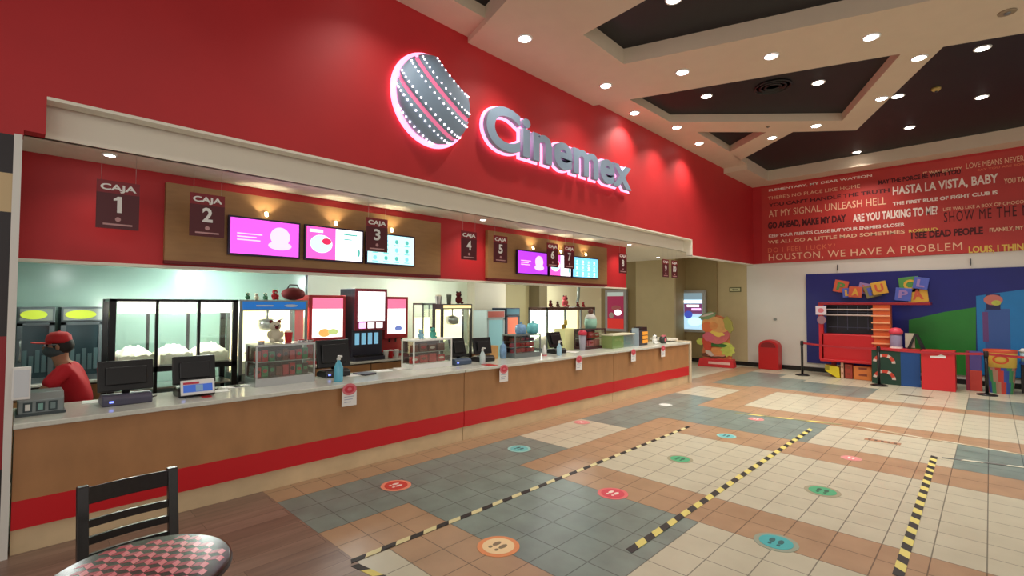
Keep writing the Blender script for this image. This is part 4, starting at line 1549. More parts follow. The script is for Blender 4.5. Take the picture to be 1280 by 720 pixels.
y0 = on_plane(722, -5.95)
t = thing('yellow_carton', 'pale yellow lit carton standing behind the counter left of the dark-framed case', 'carton', (-6.15, on_plane(712, -6.15), 0.0), FR)
box('stand', -0.14, 0.14, 0.02, 0.26, 0, 0.95, MATS['stand steel'], t)
box('carton', -0.15, 0.15, 0.0, 0.28, 0.95, 1.38, M('pale yellow board', (240, 236, 170), 0.5, emit=0.15), t)
m = MB()
ell(m, -0.06, 1.42, 0.03, 0.05, 0.1, M('gold', (190, 150, 60), 0.3, metal=0.7), th=0.03)
ell(m, 0.02, 1.5, 0.035, 0.06, 0.1, MATS['gold'], th=0.03)
m.build('ornament', None, t)
# figure-like decorated cup on the dark-framed case
t = thing('souvenir_cup', 'white and teal souvenir cup with brown lid on the dark-framed case', 'cup', (-5.9, yc4 + 0.02, zc4), FR)
MB().lathe([(0.11, 0), (0.13, 0.1), (0.12, 0.2)], seg=20).build('lower_body', M('mint print', (150, 200, 180), 0.5), t)
MB().lathe([(0.12, 0.2), (0.09, 0.27), (0.04, 0.3)], seg=20).build('upper_body', WHITE, t)
MB().ball((0, 0, 0.35), 0.06).build('round_lid', M('brown lid', (96, 60, 50), 0.5), t)
t = thing('souvenir_cup', 'crimson and grey souvenir cup behind the dark-framed case, left of the mint one', 'cup', (-5.72, on_plane(728, -5.72), CT), FR)
MB().lathe([(0.05, 0), (0.07, 0.26), (0.07, 0.3)], seg=18).build('lower_body', M('lilac grey', (168, 164, 182), 0.5), t)
MB().lathe([(0.085, 0.3), (0.085, 0.36), (0.05, 0.39)], seg=18).build('crimson_lid', M('crimson', (196, 36, 66), 0.4), t)

# ---- green glass box, orange stand, spotted toy, cans
y0, y1 = on_plane(757, -5.75), on_plane(794, -5.75)
y0, y1 = on_plane(765, -5.5), on_plane(793, -5.5)
t = thing('glass_food_box', 'low glass box with green contents and cream lid, farthest counter section', 'glass box', (-5.5, (y0 + y1) / 2, CT), FR)
a = (y1 - y0) / 2
box('lid', -a, a, -0.02, 0.28, 0.26, 0.285, M('cream lid', (224, 220, 190), 0.5), t)
box('left_half', -a + 0.01, 0, 0.0, 0.26, 0, 0.26, M('olive green contents', (140, 158, 96), 0.4), t)
box('right_half', 0.0, a - 0.01, 0.03, 0.26, 0, 0.26, M('grey blue contents', (130, 150, 158), 0.3), t)
box('front_glass', -a, a, -0.004, -0.001, 0, 0.26, GLASS, t)
y0 = on_plane(804, -5.5)
t = thing('snack_stand', 'grey snack stand with orange packs near the far end of the counter', 'snack stand', (-5.5, y0, CT), FR)
box('housing', -0.19, 0.19, 0.0, 0.22, 0, 0.34, DGREY, t, 0.006)
m = MB()
for k in range(3):
    m.box(-0.05, 0.16, -0.02, 0, 0.05 + 0.09 * k, 0.12 + 0.09 * k, M('orange pack', (240, 160, 60), 0.4, emit=0.25))
m.build('orange_packs', None, t)
box('dark_top', -0.06, 0.17, 0.0, 0.2, 0.34, 0.40, M('dark brown', (50, 24, 20), 0.5), t)
box('side_card', -0.215, -0.19, 0.0, 0.16, 0, 0.38, M('pale blue card', (170, 186, 200), 0.5), t)
plush((-5.5, on_plane(818, -5.5), CT), 0.2, WHITE, BLACK, 'white soft toy with black ears near the far end of the counter')
t = thing('camera_shaped_tin', 'pink and black round tin beside the white soft toy at the counter end', 'tin', (-5.45, on_plane(830, -5.45), CT), FR)
MB().cyl((0, -0.03, 0.08), (0, 0.08, 0.08), 0.08, seg=20).build('body', M('black tin', (50, 50, 48), 0.4), t)
MB().cyl((0, -0.035, 0.08), (0, -0.03, 0.08), 0.04, seg=16).build('face', PINKP, t)
MB().box(-0.04, 0.04, -0.02, 0.05, 0.15, 0.19).build('pink_top', PINKP, t)

# ---- kitchen ceiling lamps
for k, (y, x) in enumerate(((1.9, -7.3), (3.75, -7.1), (5.75, -7.4), (8.2, -7.2), (9.6, -7.3), (0.5, -6.8))):
    t = thing('kitchen_light', 'round white lit lamp in the kitchen ceiling, %s from the near end' % ('second', 'third', 'fourth', 'fifth', 'sixth', 'first')[k], 'ceiling light', (x, y, 2.36), 0, 'kitchen ceiling lamps')
    MB().lathe([(0.11, 0), (0.105, -0.015), (0.09, -0.015)], seg=22).build('trim_ring', WHITE, t)
    MB().lathe([(0.09, -0.012), (0.02, -0.02)], seg=20).build('lens', LAMP, t)
    l0 = bpy.data.lights.new('kitchen_lamp', 'POINT')
    l0.energy = KITCHEN_W * (3.0, 1.6, 1.6, 1.2, 1.2, 0.35)[k]
    l0.color = (0.92, 1.0, 0.96)
    l0.shadow_soft_size = 0.1
    ob = bpy.data.objects.new('glow', l0)
    col.objects.link(ob)
    ob.parent = t
    ob.location = (0, 0, -0.12)

# switch box on the jamb
y = 0.02
p = at(20, 466, 'x', -5.19)
t = thing('switch_box', 'white wall box fixed on the pale jamb above the counter', 'wall box', (-5.19, 0.075, 1.28), FR)
box('housing', -0.04, 0.06, -0.04, 0, -0.12, 0.12, WHITE, t, 0.004)
box('cover_plate', -0.03, 0.05, -0.045, -0.04, -0.1, 0.1, M('pale grey plate', (214, 220, 224), 0.4), t)

# =================================================================== FAR END: POSTERS, STANDEE, BIN
POSTW = M('poster frame grey', (176, 176, 172), 0.4, metal=0.3)


def lightbox(uL, uR, vT, vB, Y, style, label):
    p0, p1 = at(uL, vT, 'y', Y), at(uR, vB, 'y', Y)
    wd, h = p1.x - p0.x, p0.z - p1.z
    t = thing('poster_lightbox', label, 'poster', ((p0.x + p1.x) / 2, Y, p1.z), 0, 'lit poster boxes')
    a = wd / 2
    box('frame', -a, a, 0.01, 0.12, 0, h, POSTW, t, 0.01)
    m = MB()
    i, zz = a - 0.11, 0.1
    if style == 'blue':
        m.box(-i, i, -0.0, 0.012, zz, h - zz, M('pale blue poster', (176, 216, 240), 0.4, emit=0.9))
        m.box(-i, i, -0.004, 0, h * 0.78, h - zz, M('grey blue poster', (140, 170, 186), 0.4, emit=0.5))
        m.box(-i, i, -0.004, 0, h * 0.70, h * 0.76, WHS)
        m.box(-i * 0.9, i, -0.004, 0, h * 0.44, h * 0.68, M('plum poster', (130, 70, 120), 0.4, emit=0.5))
        m.box(-i * 0.6, i * 0.7, -0.006, 0, h * 0.60, h * 0.655, WHS)
        m.box(-i * 0.1, i * 0.9, -0.006, 0, h * 0.52, h * 0.57, MAGL)
        ell(m, -i * 0.45, h * 0.42, i * 0.45, h * 0.09, -0.008, M('blue poster blob', (70, 90, 200), 0.4, emit=0.6), th=0.003)
        ell(m, i * 0.2, h * 0.25, i * 0.7, h * 0.1, -0.006, CYN)
    else:
        m.box(-i, i, -0.0, 0.012, zz, h - zz, M('crimson poster', (150, 30, 70), 0.4, emit=0.5))
        m.box(-i, i, -0.004, 0, h * 0.84, h - zz, M('mint grey poster', (190, 206, 198), 0.4, emit=0.4))
        ell(m, i * 0.1, h * 0.56, i * 0.6, h * 0.06, -0.006, PINKP)
        ell(m, i * 0.3, h * 0.45, i * 0.45, h * 0.07, -0.007, WHS)
        ell(m, -i * 0.5, h * 0.38, i * 0.3, h * 0.07, -0.007, MATS['white candy wrapper'])
        m.box(-i, i, -0.005, 0, zz, h * 0.3, M('red poster foot', (206, 40, 30), 0.4, emit=0.5))
    m.build('poster_print', None, t)
    return t


lightbox(850, 882, 363, 416, 15.79, 'blue', 'blue and white lit poster on the olive wall beside the burger cutout')
lightbox(756, 783, 362, 415, 15.07, 'red', 'crimson and red lit poster seen past the end of the kitchen wall')
# exit arrow sign
p = at(919, 362, 'y', 15.98)
t = thing('direction_sign', 'small green framed direction sign high on the tan wall', 'sign', (p.x, 15.985, p.z), 0)
box('plate', -0.18, 0.18, -0.01, 0, -0.075, 0.075, M('dark olive rim', (96, 96, 52), 0.5), t)
m = MB()
m.box(-0.15, 0.15, -0.013, -0.01, -0.045, 0.045, M('pale yellow print', (216, 214, 170), 0.5))
m.prism([(-0.1, 0), (-0.05, 0.03), (-0.05, 0.012), (0.1, 0.012), (0.1, -0.012), (-0.05, -0.012), (-0.05, -0.03)], -0.015, -0.013, 'y', MATS['dark olive rim'])
m.build('arrow', None, t)

# burger standee
pL, pR = fl(877, 455), fl(921, 458)
cx_, cy_ = -6.08, 15.45
cx_, cy_ = -6.0, 15.1
t = thing('burger_standee', 'tall burger-shaped cardboard standee on a red plinth by the tan wall', 'standee', (cx_, cy_, 0), D(8))
m = MB()
m.prism([(-0.52, 0), (0.52, 0), (0.48, 0.24), (-0.46, 0.24)], -0.18, 0.2, 'y')
m.build('plinth', M('red plinth', (206, 44, 50), 0.45), t, 0.01)
m = MB()
m.box(-0.2, 0.42, -0.19, -0.18, 0.09, 0.16, M('pale pink print', (240, 190, 180), 0.5))
m.build('plinth_print', None, t)
ORB = M('bun orange', (226, 148, 84), 0.6, noise=0.12, scale=6)
YEL = M('cheese yellow', (240, 206, 96), 0.5)
LET = M('lettuce green', (96, 160, 60), 0.6, noise=0.2, scale=10)
LETL = M('pale lettuce', (196, 206, 92), 0.6, noise=0.15, scale=10)
HAM = M('ham pink', (214, 110, 110), 0.5, noise=0.1, scale=8)
TOM = M('tomato red', (206, 70, 50), 0.5)
MEAT = M('grilled meat', (110, 66, 44), 0.6, noise=0.2, scale=12)


def wavy(m, cx, cz, a, b, y0, y1, mat, amp=0.1, n=40, f=9, rot=0.0):
    pts = []
    for k in range(n):
        th = 2 * PI * k / n
        q = 1 + amp * math.sin(f * th)
        x, z = a * q * math.cos(th), b * q * math.sin(th)
        pts.append((cx + x * math.cos(rot) - z * math.sin(rot), cz + x * math.sin(rot) + z * math.cos(rot)))
    m.prism(pts, y0, y1, 'y', mat)


BKC = M('standee backing orange', (214, 130, 86), 0.7, noise=0.2, scale=5)
m = MB()
m.prism([(-0.40, 0.24), (0.42, 0.24), (0.44, 0.5), (0.36, 0.8), (0.40, 1.1), (0.36, 1.42), (0.1, 1.55), (-0.2, 1.58), (-0.38, 1.35), (-0.34, 1.0), (-0.36, 0.7), (-0.42, 0.5)], 0.0, 0.05, 'y')
m.build('backing_board', BKC, t)
WHT = MATS['white candy wrapper']
layers = [('patty', -0.08, 0.34, 0.38, 0.08, MEAT, 0.05, 7, 0.0), ('sauce', 0.05, 0.37, 0.34, 0.06, M('salmon sauce', (226, 160, 130), 0.5), 0.12, 9, 0.05), ('lower_bun', 0.05, 0.47, 0.36, 0.12, ORB, 0.03, 3, 0.0),
          ('right_lettuce', 0.32, 0.52, 0.19, 0.19, LETL, 0.13, 9, -0.5), ('left_lettuce', -0.46, 0.74, 0.12, 0.10, LETL, 0.1, 7, 0), ('white_rim', 0.1, 0.68, 0.36, 0.09, LETL, 0.06, 9, -0.1), ('pickle', 0.03, 0.66, 0.28, 0.06, M('pickle dark green', (50, 110, 44), 0.5), 0.06, 5, -0.05),
          ('left_tomato', -0.27, 0.72, 0.13, 0.25, TOM, 0.05, 5, 0.15), ('onion_edge', -0.20, 0.40, 0.14, 0.06, WHT, 0.06, 5, -0.6), ('ham', 0.12, 0.90, 0.34, 0.17, HAM, 0.10, 3, 0.5), ('pink_slice', -0.2, 0.92, 0.18, 0.15, M('rose slice', (214, 100, 120), 0.5), 0.08, 5, 0.2),
          ('cheese', -0.02, 1.05, 0.26, 0.10, YEL, 0.14, 4, -0.4), ('upper_bun', 0.02, 1.28, 0.42, 0.22, M('golden bun', (230, 170, 104), 0.6, noise=0.1, scale=6), 0.04, 4, -0.2), ('tomato', -0.24, 1.20, 0.17, 0.16, M('orange tomato', (232, 120, 70), 0.5), 0.03, 5, 0),
          ('onion_ring', -0.06, 1.24, 0.12, 0.11, ORB, 0.03, 5, 0), ('olive_leaf', 0.36, 1.28, 0.11, 0.24, M('olive leaf', (170, 164, 80), 0.6), 0.10, 6, 0.3), ('top_leaf', -0.24, 1.54, 0.24, 0.10, M('sage leaf', (130, 160, 116), 0.6), 0.1, 7, 0.3), ('top_stripe', -0.24, 1.57, 0.20, 0.03, WHT, 0.04, 5, 0.3)]
for k, (nm, cx, cz, a, b, mt, am, f, ro) in enumerate(layers):
    m = MB()
    y = -0.02 - 0.006 * k
    wavy(m, cx, cz, a, b, y, -0.001, mt, am, 40, f, ro)
    m.build(nm, None, t)
MB().box(-0.04, 0.04, 0.06, 0.1, 0.24, 1.3).build('back_post', M('cardboard', (180, 150, 110), 0.8), t)
m = MB()
m.prism([(0.1, 0), (0.1, 0.9), (0.45, 0)], -0.02, 0.02, 'x')
m.build('back_strut', MATS['cardboard'], t)

# red bin
t = thing('waste_bin', 'red rounded waste bin standing against the white wall', 'bin', (-4.66, 15.62, 0), 0)
m = MB()
n = 10
prof = [(-0.27, 0), (0.27, 0), (0.27, 0.66)] + [(0.27 * math.cos(PI * k / n), 0.66 + 0.20 * math.sin(PI * k / n)) for k in range(1, n)] + [(-0.27, 0.66)]
m.prism(prof, -0.15, 0.2, 'y')
m.build('body', M('bin red', (186, 18, 24), 0.4), t, 0.02)
m = MB()
prof2 = [(-0.2, 0.64), (0.2, 0.64)] + [(0.2 * math.cos(PI * k / n), 0.68 + 0.11 * math.sin(PI * k / n)) for k in range(0, n + 1)]
m.prism(prof2, -0.162, -0.15, 'y')
m.build('flap', M('bin dark red', (130, 12, 16), 0.5), t)
box('foot', -0.25, 0.25, -0.13, 0.18, 0.0, 0.02, BLACK, t)
# small fittings on the white wall
for u, v, l in ((969, 399, 'small grey fixture on the white wall above the red bin'), (1047, 334, 'short dark hook under the red lettered wall, left'), (1213, 327, 'short dark hook under the red lettered wall, right')):
    p = at(u, v, 'y', 15.99)
    t = thing('wall_fixture', l, 'fixture', (p.x, 15.995, p.z), 0)
    if u == 969:
        MB().cyl((0, -0.03, 0), (0, 0, 0), 0.045, seg=14).build('boss', M('grey metal', (150, 150, 144), 0.4, metal=0.5), t)
        MB().cyl((0, -0.05, 0), (0, -0.03, 0), 0.015, seg=10).build('stud', STEELD, t)
    else:
        MB().box(-0.012, 0.012, -0.02, 0, -0.07, 0.07).build('bar', DGREY, t)
        MB().tube([(0, -0.01, -0.06), (0, -0.05, -0.09), (0, -0.06, -0.06)], 0.008).build('hook', DGREY, t)

# =================================================================== LETTERED RED WALL
t = thing('lettered_wall_graphic', 'red wall graphic covered with film quotes in many typefaces', 'wall graphic', (-5.1, 15.98, 0), 0)
MUR = M('mural red', (192, 58, 52), 0.45, noise=0.10, scale=1.2)
box('red_panel', 0.16, 12.0, -0.012, 0, 3.14, 5.44, MUR, t)
CR = M('quote cream', (238, 196, 160), 0.6)
QW = M('quote white', (246, 232, 222), 0.6)
QB = M('quote dark', (76, 12, 18), 0.6)
QY = M('quote yellow', (232, 200, 96), 0.6)
QO = M('quote orange', (224, 120, 84), 0.6)


def q(u0, u1, vbL, h, s, mat, off=0.02, shear=0.0, sp=1.0):
    """quote line: left and right pixel columns, pixel row of its baseline at the left end, letter height in metres"""
    p0 = at(u0, vbL, 'y', 15.965)
    # its right end follows the wall's own horizon-bound line, so take only x from the column
    v1 = vbL - 1
    zz = p0.z
    x1 = None
    for _ in range(30):
        p1 = at(u1, v1, 'y', 15.965)
        v1 += (p1.z - zz) * 35
    full = text_mesh(s, off, 0.05, shear, sp)
    xs = [v.co.x for v in full.vertices]
    ys = [v.co.y for v in full.vertices]
    ax, ay = min(xs), min(ys)
    kx, kz = (p1.x - p0.x) / (max(xs) - ax), h / (max(ys) - ay)
    ws_ = s.split(' ')
    for n_ in range(len(ws_)):
        pre = text_mesh(' '.join(ws_[:n_ + 1]), off, 0.05, shear, sp)
        me = text_mesh(ws_[n_], off, 0.05, shear, sp)
        sh_ = max(v.co.x for v in pre.vertices) - max(v.co.x for v in me.vertices)
        for v in me.vertices:
            v.co = Vector((p0.x + 5.1 + (v.co.x + sh_ - ax) * kx, -0.016 if v.co.z > 0 else -0.013, zz + (v.co.y - ay) * kz))
        me.materials.append(mat)
        o = bpy.data.objects.new('quote_word', me)
        col.objects.link(o)
        o.parent = t


q(961, 1203, 327, 0.22, 'HOUSTON, WE HAVE A PROBLEM', CR, 0.0, sp=1.1)
q(1211, 1330, 318, 0.19, 'LOUIS, I THINK THIS IS', QY, 0.03)
q(960, 1044, 316, 0.14, 'DO I FEEL LUCKY?', QO, 0.0, sp=1.2)
q(960, 1131, 305, 0.10, 'WE ALL GO A LITTLE MAD SOMETIMES', CR, 0.02)
q(1139, 1229, 299, 0.18, 'I SEE DEAD PEOPLE', QB, 0.045)
q(1237, 1300, 291, 0.11, 'FRANKLY, MY DEAR', CR, 0.03)
q(961, 1131, 297, 0.09, "KEEP YOUR FRIENDS CLOSE BUT YOUR ENEMIES CLOSER", QW, 0.02)
q(1136, 1172, 291, 0.08, 'ROSEBUD', QY, 0.02)
q(960, 1058, 288, 0.24, 'GO AHEAD, MAKE MY DAY', QB, 0.05)
q(1066, 1172, 278, 0.22, 'ARE YOU TALKING TO ME?', QW, 0.035)
q(1180, 1330, 278, 0.25, 'SHOW ME THE MONEY', QB, 0.0, sp=1.2)
q(961, 1108, 273, 0.23, 'AT MY SIGNAL, UNLEASH HELL', CR, 0.0, 0.0)
q(1179, 1300, 264, 0.08, 'LIFE WAS LIKE A BOX OF CHOCOLATES', CR, 0.01)
q(1116, 1247, 257, 0.09, 'THE FIRST RULE OF FIGHT CLUB IS', QW, 0.04)
q(1116, 1248, 246, 0.26, 'HASTA LA VISTA, BABY', QW, 0.025)
q(1255, 1330, 230, 0.12, 'YOU TALK TOO MUCH', CR, 0.03)
q(961, 1112, 259, 0.11, "YOU CAN'T HANDLE THE TRUTH", QB, 0.03)
q(960, 1075, 250, 0.10, "THERE'S NO PLACE LIKE HOME", CR, 0.0)
q(1098, 1201, 231, 0.12, 'MAY THE FORCE BE WITH YOU', QB, 0.04)
q(961, 1090, 240, 0.08, 'ELEMENTARY, MY DEAR WATSON', QW, 0.02)
q(1154, 1203, 219, 0.08, 'IT WAS BEAUTY', CR, 0.02)
q(1208, 1330, 211, 0.13, 'LOVE MEANS NEVER HAVING TO', CR, 0.0)
q(1222, 1290, 214, 0.05, 'SAY YOU ARE SORRY', QO, 0.03)

# =================================================================== BLUE MURAL BEHIND THE PLAY STAND
t = thing('play_mural', 'dark blue wall mural with green and light blue areas behind the play stand', 'mural', (-3.78, 15.98, 0), 0)
Y = 15.96


def mp(u, v, yy=Y):
    p = at(u, v, 'y', yy)
    return (p.x + 3.78, p.z)


NAVY = M('navy mural', (24, 32, 120), 0.4, noise=0.08, scale=1.5)
m = MB()
x1 = 6.0
m.prism([(0, 0.24), (x1, 0.24), (x1, 2.76), (0, 2.76)], -0.02, 0, 'y')
m.build('navy_panel', NAVY, t)
m = MB()
m.prism([mp(1136, 400), mp(1180, 390), mp(1220, 384), mp(1220, 470), mp(1136, 465)], -0.024, -0.02, 'y')
m.build('green_area', M('mural green', (40, 132, 48), 0.4, noise=0.08, scale=2), t)
m = MB()
a0, a1 = mp(1220, 370), mp(1285, 361)
m.prism([a0, a1, (a1[0] + 3, a1[1] + 0.5), (a1[0] + 3, 0.26), (a0[0], 0.26)], -0.026, -0.02, 'y')
m.build('light_blue_area', M('mural light blue', (30, 128, 196), 0.4, noise=0.05, scale=2), t)
m = MB()
a0, a1 = mp(1232, 440), mp(1262, 386)
m.prism([(a0[0], 0.5), (a1[0], 0.5), (a1[0], a1[1]), (a0[0], a1[1])], -0.028, -0.026, 'y', M('mural slate column', (60, 96, 166), 0.4))
b0, b1 = mp(1229, 427), mp(1235, 390)
m.prism([(b0[0], b0[1]), (b1[0], b0[1]), (b1[0], b1[1]), (b0[0], b1[1])], -0.030, -0.028, 'y', M('mural plum line', (110, 70, 130), 0.4))
m.build('slate_column', None, t)
m = MB()
a0, a1 = mp(1233, 387), mp(1250, 368)
m.prism([(a0[0], a0[1]), (a1[0], a0[1]), (a1[0], a1[1]), (a0[0], a1[1])], -0.032, -0.026, 'y', M('mural dark picture', (36, 40, 90), 0.4))
cx, cz = (a0[0] + a1[0]) / 2, (a0[1] + a1[1]) / 2
ell(m, cx, cz + 0.05, 0.16, 0.12, -0.034, M('mural salmon', (206, 120, 110), 0.4))
ell(m, cx + 0.05, cz - 0.02, 0.08, 0.06, -0.036, MATS['pale lettuce'])
m.build('small_picture', None, t)


# coloured letter tiles standing over the roof board
def tiles(group, lst, desc):
    for k_, (u, v, rot, s, c1, c2, ch, l) in enumerate(lst):
        yy_ = 15.90 - 0.05 * (k_ % 3)
        p = at(u, v, 'y', yy_)
        s *= 0.86
        t = thing('letter_tile', l, 'letter tile', (p.x, yy_, p.z), 0, desc)
        m = MB()
        m.box(-s, s, 0, 0.04, -s, s, c1, (0, D(rot), 0), (0, 0, 0))
        m.build('tile', None, t, 0.008)
        o = text('letter', ch, -s * 0.55, s * 0.55, -s * 0.65, s * 0.65, -0.006, c2, t, 0.004, 0.04)
        o.rotation_euler = (0, D(rot), 0)


TY = M('tile yellow', (236, 186, 70), 0.4)
TO = M('tile orange', (226, 104, 70), 0.4)
TG = M('tile green', (90, 160, 80), 0.4)
TB = M('tile blue', (90, 110, 206), 0.4)
TL = M('tile lilac', (170, 140, 200), 0.4)
TV = M('tile olive', (150, 140, 90), 0.4)
tiles('a', [(1051, 358, 12, 0.19, TO, TG, 'P', 'orange letter tile, leftmost of the left cluster over the play stand'), (1060, 366, -4, 0.15, TB, TY, 'L', 'small blue letter tile low beside the leftmost orange one'),
            (1069, 365, 4, 0.17, TO, TY, 'A', 'orange letter tile in the middle of the left cluster'), (1081, 361, 14, 0.17, TL, TO, 'Y', 'lilac letter tile right of the middle orange one'),
            (1090, 364, -16, 0.19, TV, TB, 'F', 'olive letter tile tilted, left of the yellow one'), (1099, 360, -12, 0.19, TY, TO, 'U', 'yellow letter tile, rightmost of the left cluster')], 'coloured letter tiles over the play stand')
tiles('b', [(1136, 356, -6, 0.23, TG, TY, 'C', 'green letter tile, upper left of the right cluster'), (1151, 354, 10, 0.17, TB, TL, 'L', 'blue letter tile, upper right of the right cluster'),
            (1129, 368, 6, 0.19, TB, TL, 'P', 'blue letter tile, lower left of the right cluster'), (1147, 368, -5, 0.23, TY, TO, 'A', 'yellow letter tile, lower right of the right cluster')], 'coloured letter tiles over the play stand')

# =================================================================== PLAY STAND
YP = 15.0
PR = M('play stand red', (196, 26, 34), 0.35)
PD = M('play stand dark red', (150, 20, 34), 0.4)
OR = M('play stand orange', (214, 96, 40), 0.45, noise=0.08, scale=3)


def pp(u, v):
    p = at(u, v, 'y', YP)
    return p.x, p.z


x0, zr = pp(1023, 380)
x1, _ = pp(1163, 378)
t = thing('play_stand', 'red play stand with flat roof, barred window and orange ladder column', 'play stand', (x0, YP, 0), 0)


def lx(u):
    return pp(u, 400)[0] - x0


m = MB()
m.box(0, x1 - x0, -0.02, 0.5, zr - 0.02, zr + 0.04)
m.build('roof_board', PD, t, 0.006)
m = MB()
m.box(0.0, 0.1, 0, 0.10, 0.45, zr)
m.build('post', PR, t)
zb0, zb1 = pp(1060, 452)[1], pp(1060, 418)[1]
m = MB()
m.box(0.05, lx(1092), 0.0, 0.45, zb0, zb1)
m.box(0.03, lx(1094) + 0.2, -0.08, 0.46, zb0 - 0.03, zb0 + 0.04)
m.build('red_box', PR, t, 0.02)
m = MB()
m.box(0.1, lx(1092), 0.38, 0.42, zb1, zr)
m.build('dark_back', M('dark night print', (18, 18, 34), 0.4), t)
for k in range(2):
    z = pp(1060, 387 + 7 * k)[1]
    MB().cyl((0.1, 0.03, z), (lx(1112), 0.03, z), 0.018, seg=8).build('white_rail', M('pale rail', (206, 190, 184), 0.4), t)
m = MB()
for k in range(4):
    x = 0.35 + 0.22 * k
    m.box(x, x + 0.012, 0.36, 0.375, zb1 + 0.1, zr - 0.05)
for k in range(2):
    m.box(0.15, lx(1090), 0.36, 0.375, zb1 + 0.16 + 0.4 * k, zb1 + 0.172 + 0.4 * k)
m.build('window_grid', M('blue grey line', (86, 90, 120), 0.5), t)
m = MB()
m.box(lx(1091), lx(1113), 0.02, 0.3, 0.55, zr - 0.02)
m.build('orange_column', OR, t)
for k in range(8):
    z = zr - 0.14 - 0.17 * k
    box('rung', lx(1091) - 0.03, lx(1112), -0.03, 0.02, z, z + 0.035, M('peach rung', (240, 170, 120), 0.4), t, 0.005)
m = MB()
m.box(-0.06, 0.18, -0.03, 0.0, zr - 0.28, zr - 0.05)
m.build('white_notice', M('lilac white card', (226, 212, 222), 0.5), t)
m = MB()
ell(m, 0.06, zr - 0.17, 0.07, 0.06, -0.034, PINKP)
ell(m, 0.07, zr - 0.42, 0.10, 0.11, -0.034, M('mixed print', (150, 110, 120), 0.5), th=0.03)
m.build('notice_print', None, t)
box('leg', 0.2, 0.3, 0.34, 0.44, 0, zb0, PD, t)
box('leg', lx(1083), lx(1089), 0.34, 0.44, 0, zb0, PD, t)
# toys stored under the stand
t = thing('yellow_slide', 'yellow wedge block on the floor under the play stand', 'play block', (x0 + 0.12, YP + 0.02, 0), 0)
m = MB()
m.prism([(0, 0.16), (0.26, 0.0), (0.33, 0.0), (0.31, 0.28), (0.0, 0.32)], 0, 0.25, 'y')
m.build('wedge', M('block yellow', (226, 206, 40), 0.4), t, 0.01)
box('side_edge', 0.0, 0.1, -0.004, 0, 0.18, 0.3, M('block olive', (150, 140, 40), 0.4), t)
for k, (a, b, c, l) in enumerate(((0.47, 0.53, M('peach block', (232, 190, 160), 0.5), 'narrow peach upright block under the play stand'), (0.56, 0.72, M('brick block', (166, 60, 44), 0.5), 'brick red block under the play stand'),
                                  (0.74, 1.12, M('orange block', (224, 128, 60), 0.5), 'wide orange patterned block under the play stand'))):
    t = thing('play_block', l, 'play block', (x0 + a, YP + 0.02, 0), 0)
    w_ = b - a
    box('block_body', 0, w_, 0, 0.25, 0, 0.40 - 0.03 * k, c, t, 0.01)
    m = MB()
    for z in (0.1, 0.26):
        m.box(w_ * 0.3, w_ * 0.75, -0.005, 0, z, z + 0.05)
    m.build('slot_marks', M('brown marks', (140, 64, 40), 0.5), t)
# counter part of the stand: table with printed front, red box at the end
xa, xb = pp(1100, 440)[0], pp(1152, 440)[0]
t = thing('play_table', 'long red-topped play table with printed dark green and blue front', 'table', (xa, YP - 0.38, 0), 0)
m = MB()
m.box(-0.1, xb - xa, 0, 0.36, 0.80, 0.86)
m.build('top', PR, t, 0.006)
L = xb - xa
box('green_front', -0.12, L * 0.55, 0.02, 0.05, 0.0, 0.80, M('dark green print', (26, 62, 48), 0.5), t)
box('blue_front', L * 0.55, L, 0.02, 0.05, 0.0, 0.80, M('play blue', (20, 74, 140), 0.5), t)
m = MB()
for (cx, cz) in ((0.12, 0.6), (0.12, 0.22)):
    for k in range(10):
        th = PI * 0.95 * k / 10
        th2 = PI * 0.95 * (k + 1) / 10
        m.prism([(cx + 0.22 * math.cos(th), cz - 0.1 + 0.22 * math.sin(th)), (cx + 0.22 * math.cos(th2), cz - 0.1 + 0.22 * math.sin(th2)),
                 (cx + 0.15 * math.cos(th2), cz - 0.1 + 0.15 * math.sin(th2)), (cx + 0.15 * math.cos(th), cz - 0.1 + 0.15 * math.sin(th))], 0.012, 0.02, 'y', MATS['white candy wrapper'] if k % 3 == 0 else TOM)
m.build('arc_print', None, t)
bx0, bz = pp(1152, 440)
bx1, _ = pp(1193, 440)
p = fl(1172, 489)
t = thing('red_kiosk', 'plain red box kiosk with white slot label ending the play table', 'kiosk', (-1.145, 14.38, 0), 0)
box('body', 0, 0.57, 0, 0.56, 0, 0.87, M('kiosk red', (204, 34, 42), 0.4), t, 0.006)
m = MB()
m.prism([(0.16, 0.72), (0.42, 0.72), (0.42, 0.77), (0.34, 0.80), (0.28, 0.765), (0.16, 0.755)], -0.004, 0, 'y')
m.build('slot_label', PAPER, t)
# items on the table
p = pp(1120, 430)
t = thing('gumball_jar', 'grey jar with pink cap on the play table beside the ladder column', 'jar', (p[0] + 0.02, YP - 0.17, 0.86), 0)
MB().lathe([(0.11, 0), (0.12, 0.05), (0.12, 0.28), (0.1, 0.33)], seg=20).build('jar_body', M('lilac grey jar', (150, 140, 170), 0.3), t)
MB().lathe([(0.13, 0.33), (0.14, 0.40), (0.09, 0.47), (0.0, 0.49)], seg=20).build('cap', M('coral pink', (226, 70, 90), 0.4), t)
MB().lathe([(0.125, 0), (0.125, 0.04)], seg=20, cap=False).build('white_foot', WHITE, t)
p = pp(1137, 430)
t = thing('tent_card', 'black and white A-shaped card standing on the play table', 'tent card', (p[0] + 0.13, YP - 0.17, 0.86), 0)
m = MB()
m.prism([(-0.16, 0), (-0.10, 0), (0.0, 0.3), (0.10, 0), (0.18, 0), (0.04, 0.36), (-0.02, 0.36)], -0.04, 0.04, 'y')
m.build('black_leg_card', BLACK, t)
box('white_card', -0.2, -0.02, 0.04, 0.05, 0.02, 0.36, M('cream card', (200, 190, 170), 0.5), t)

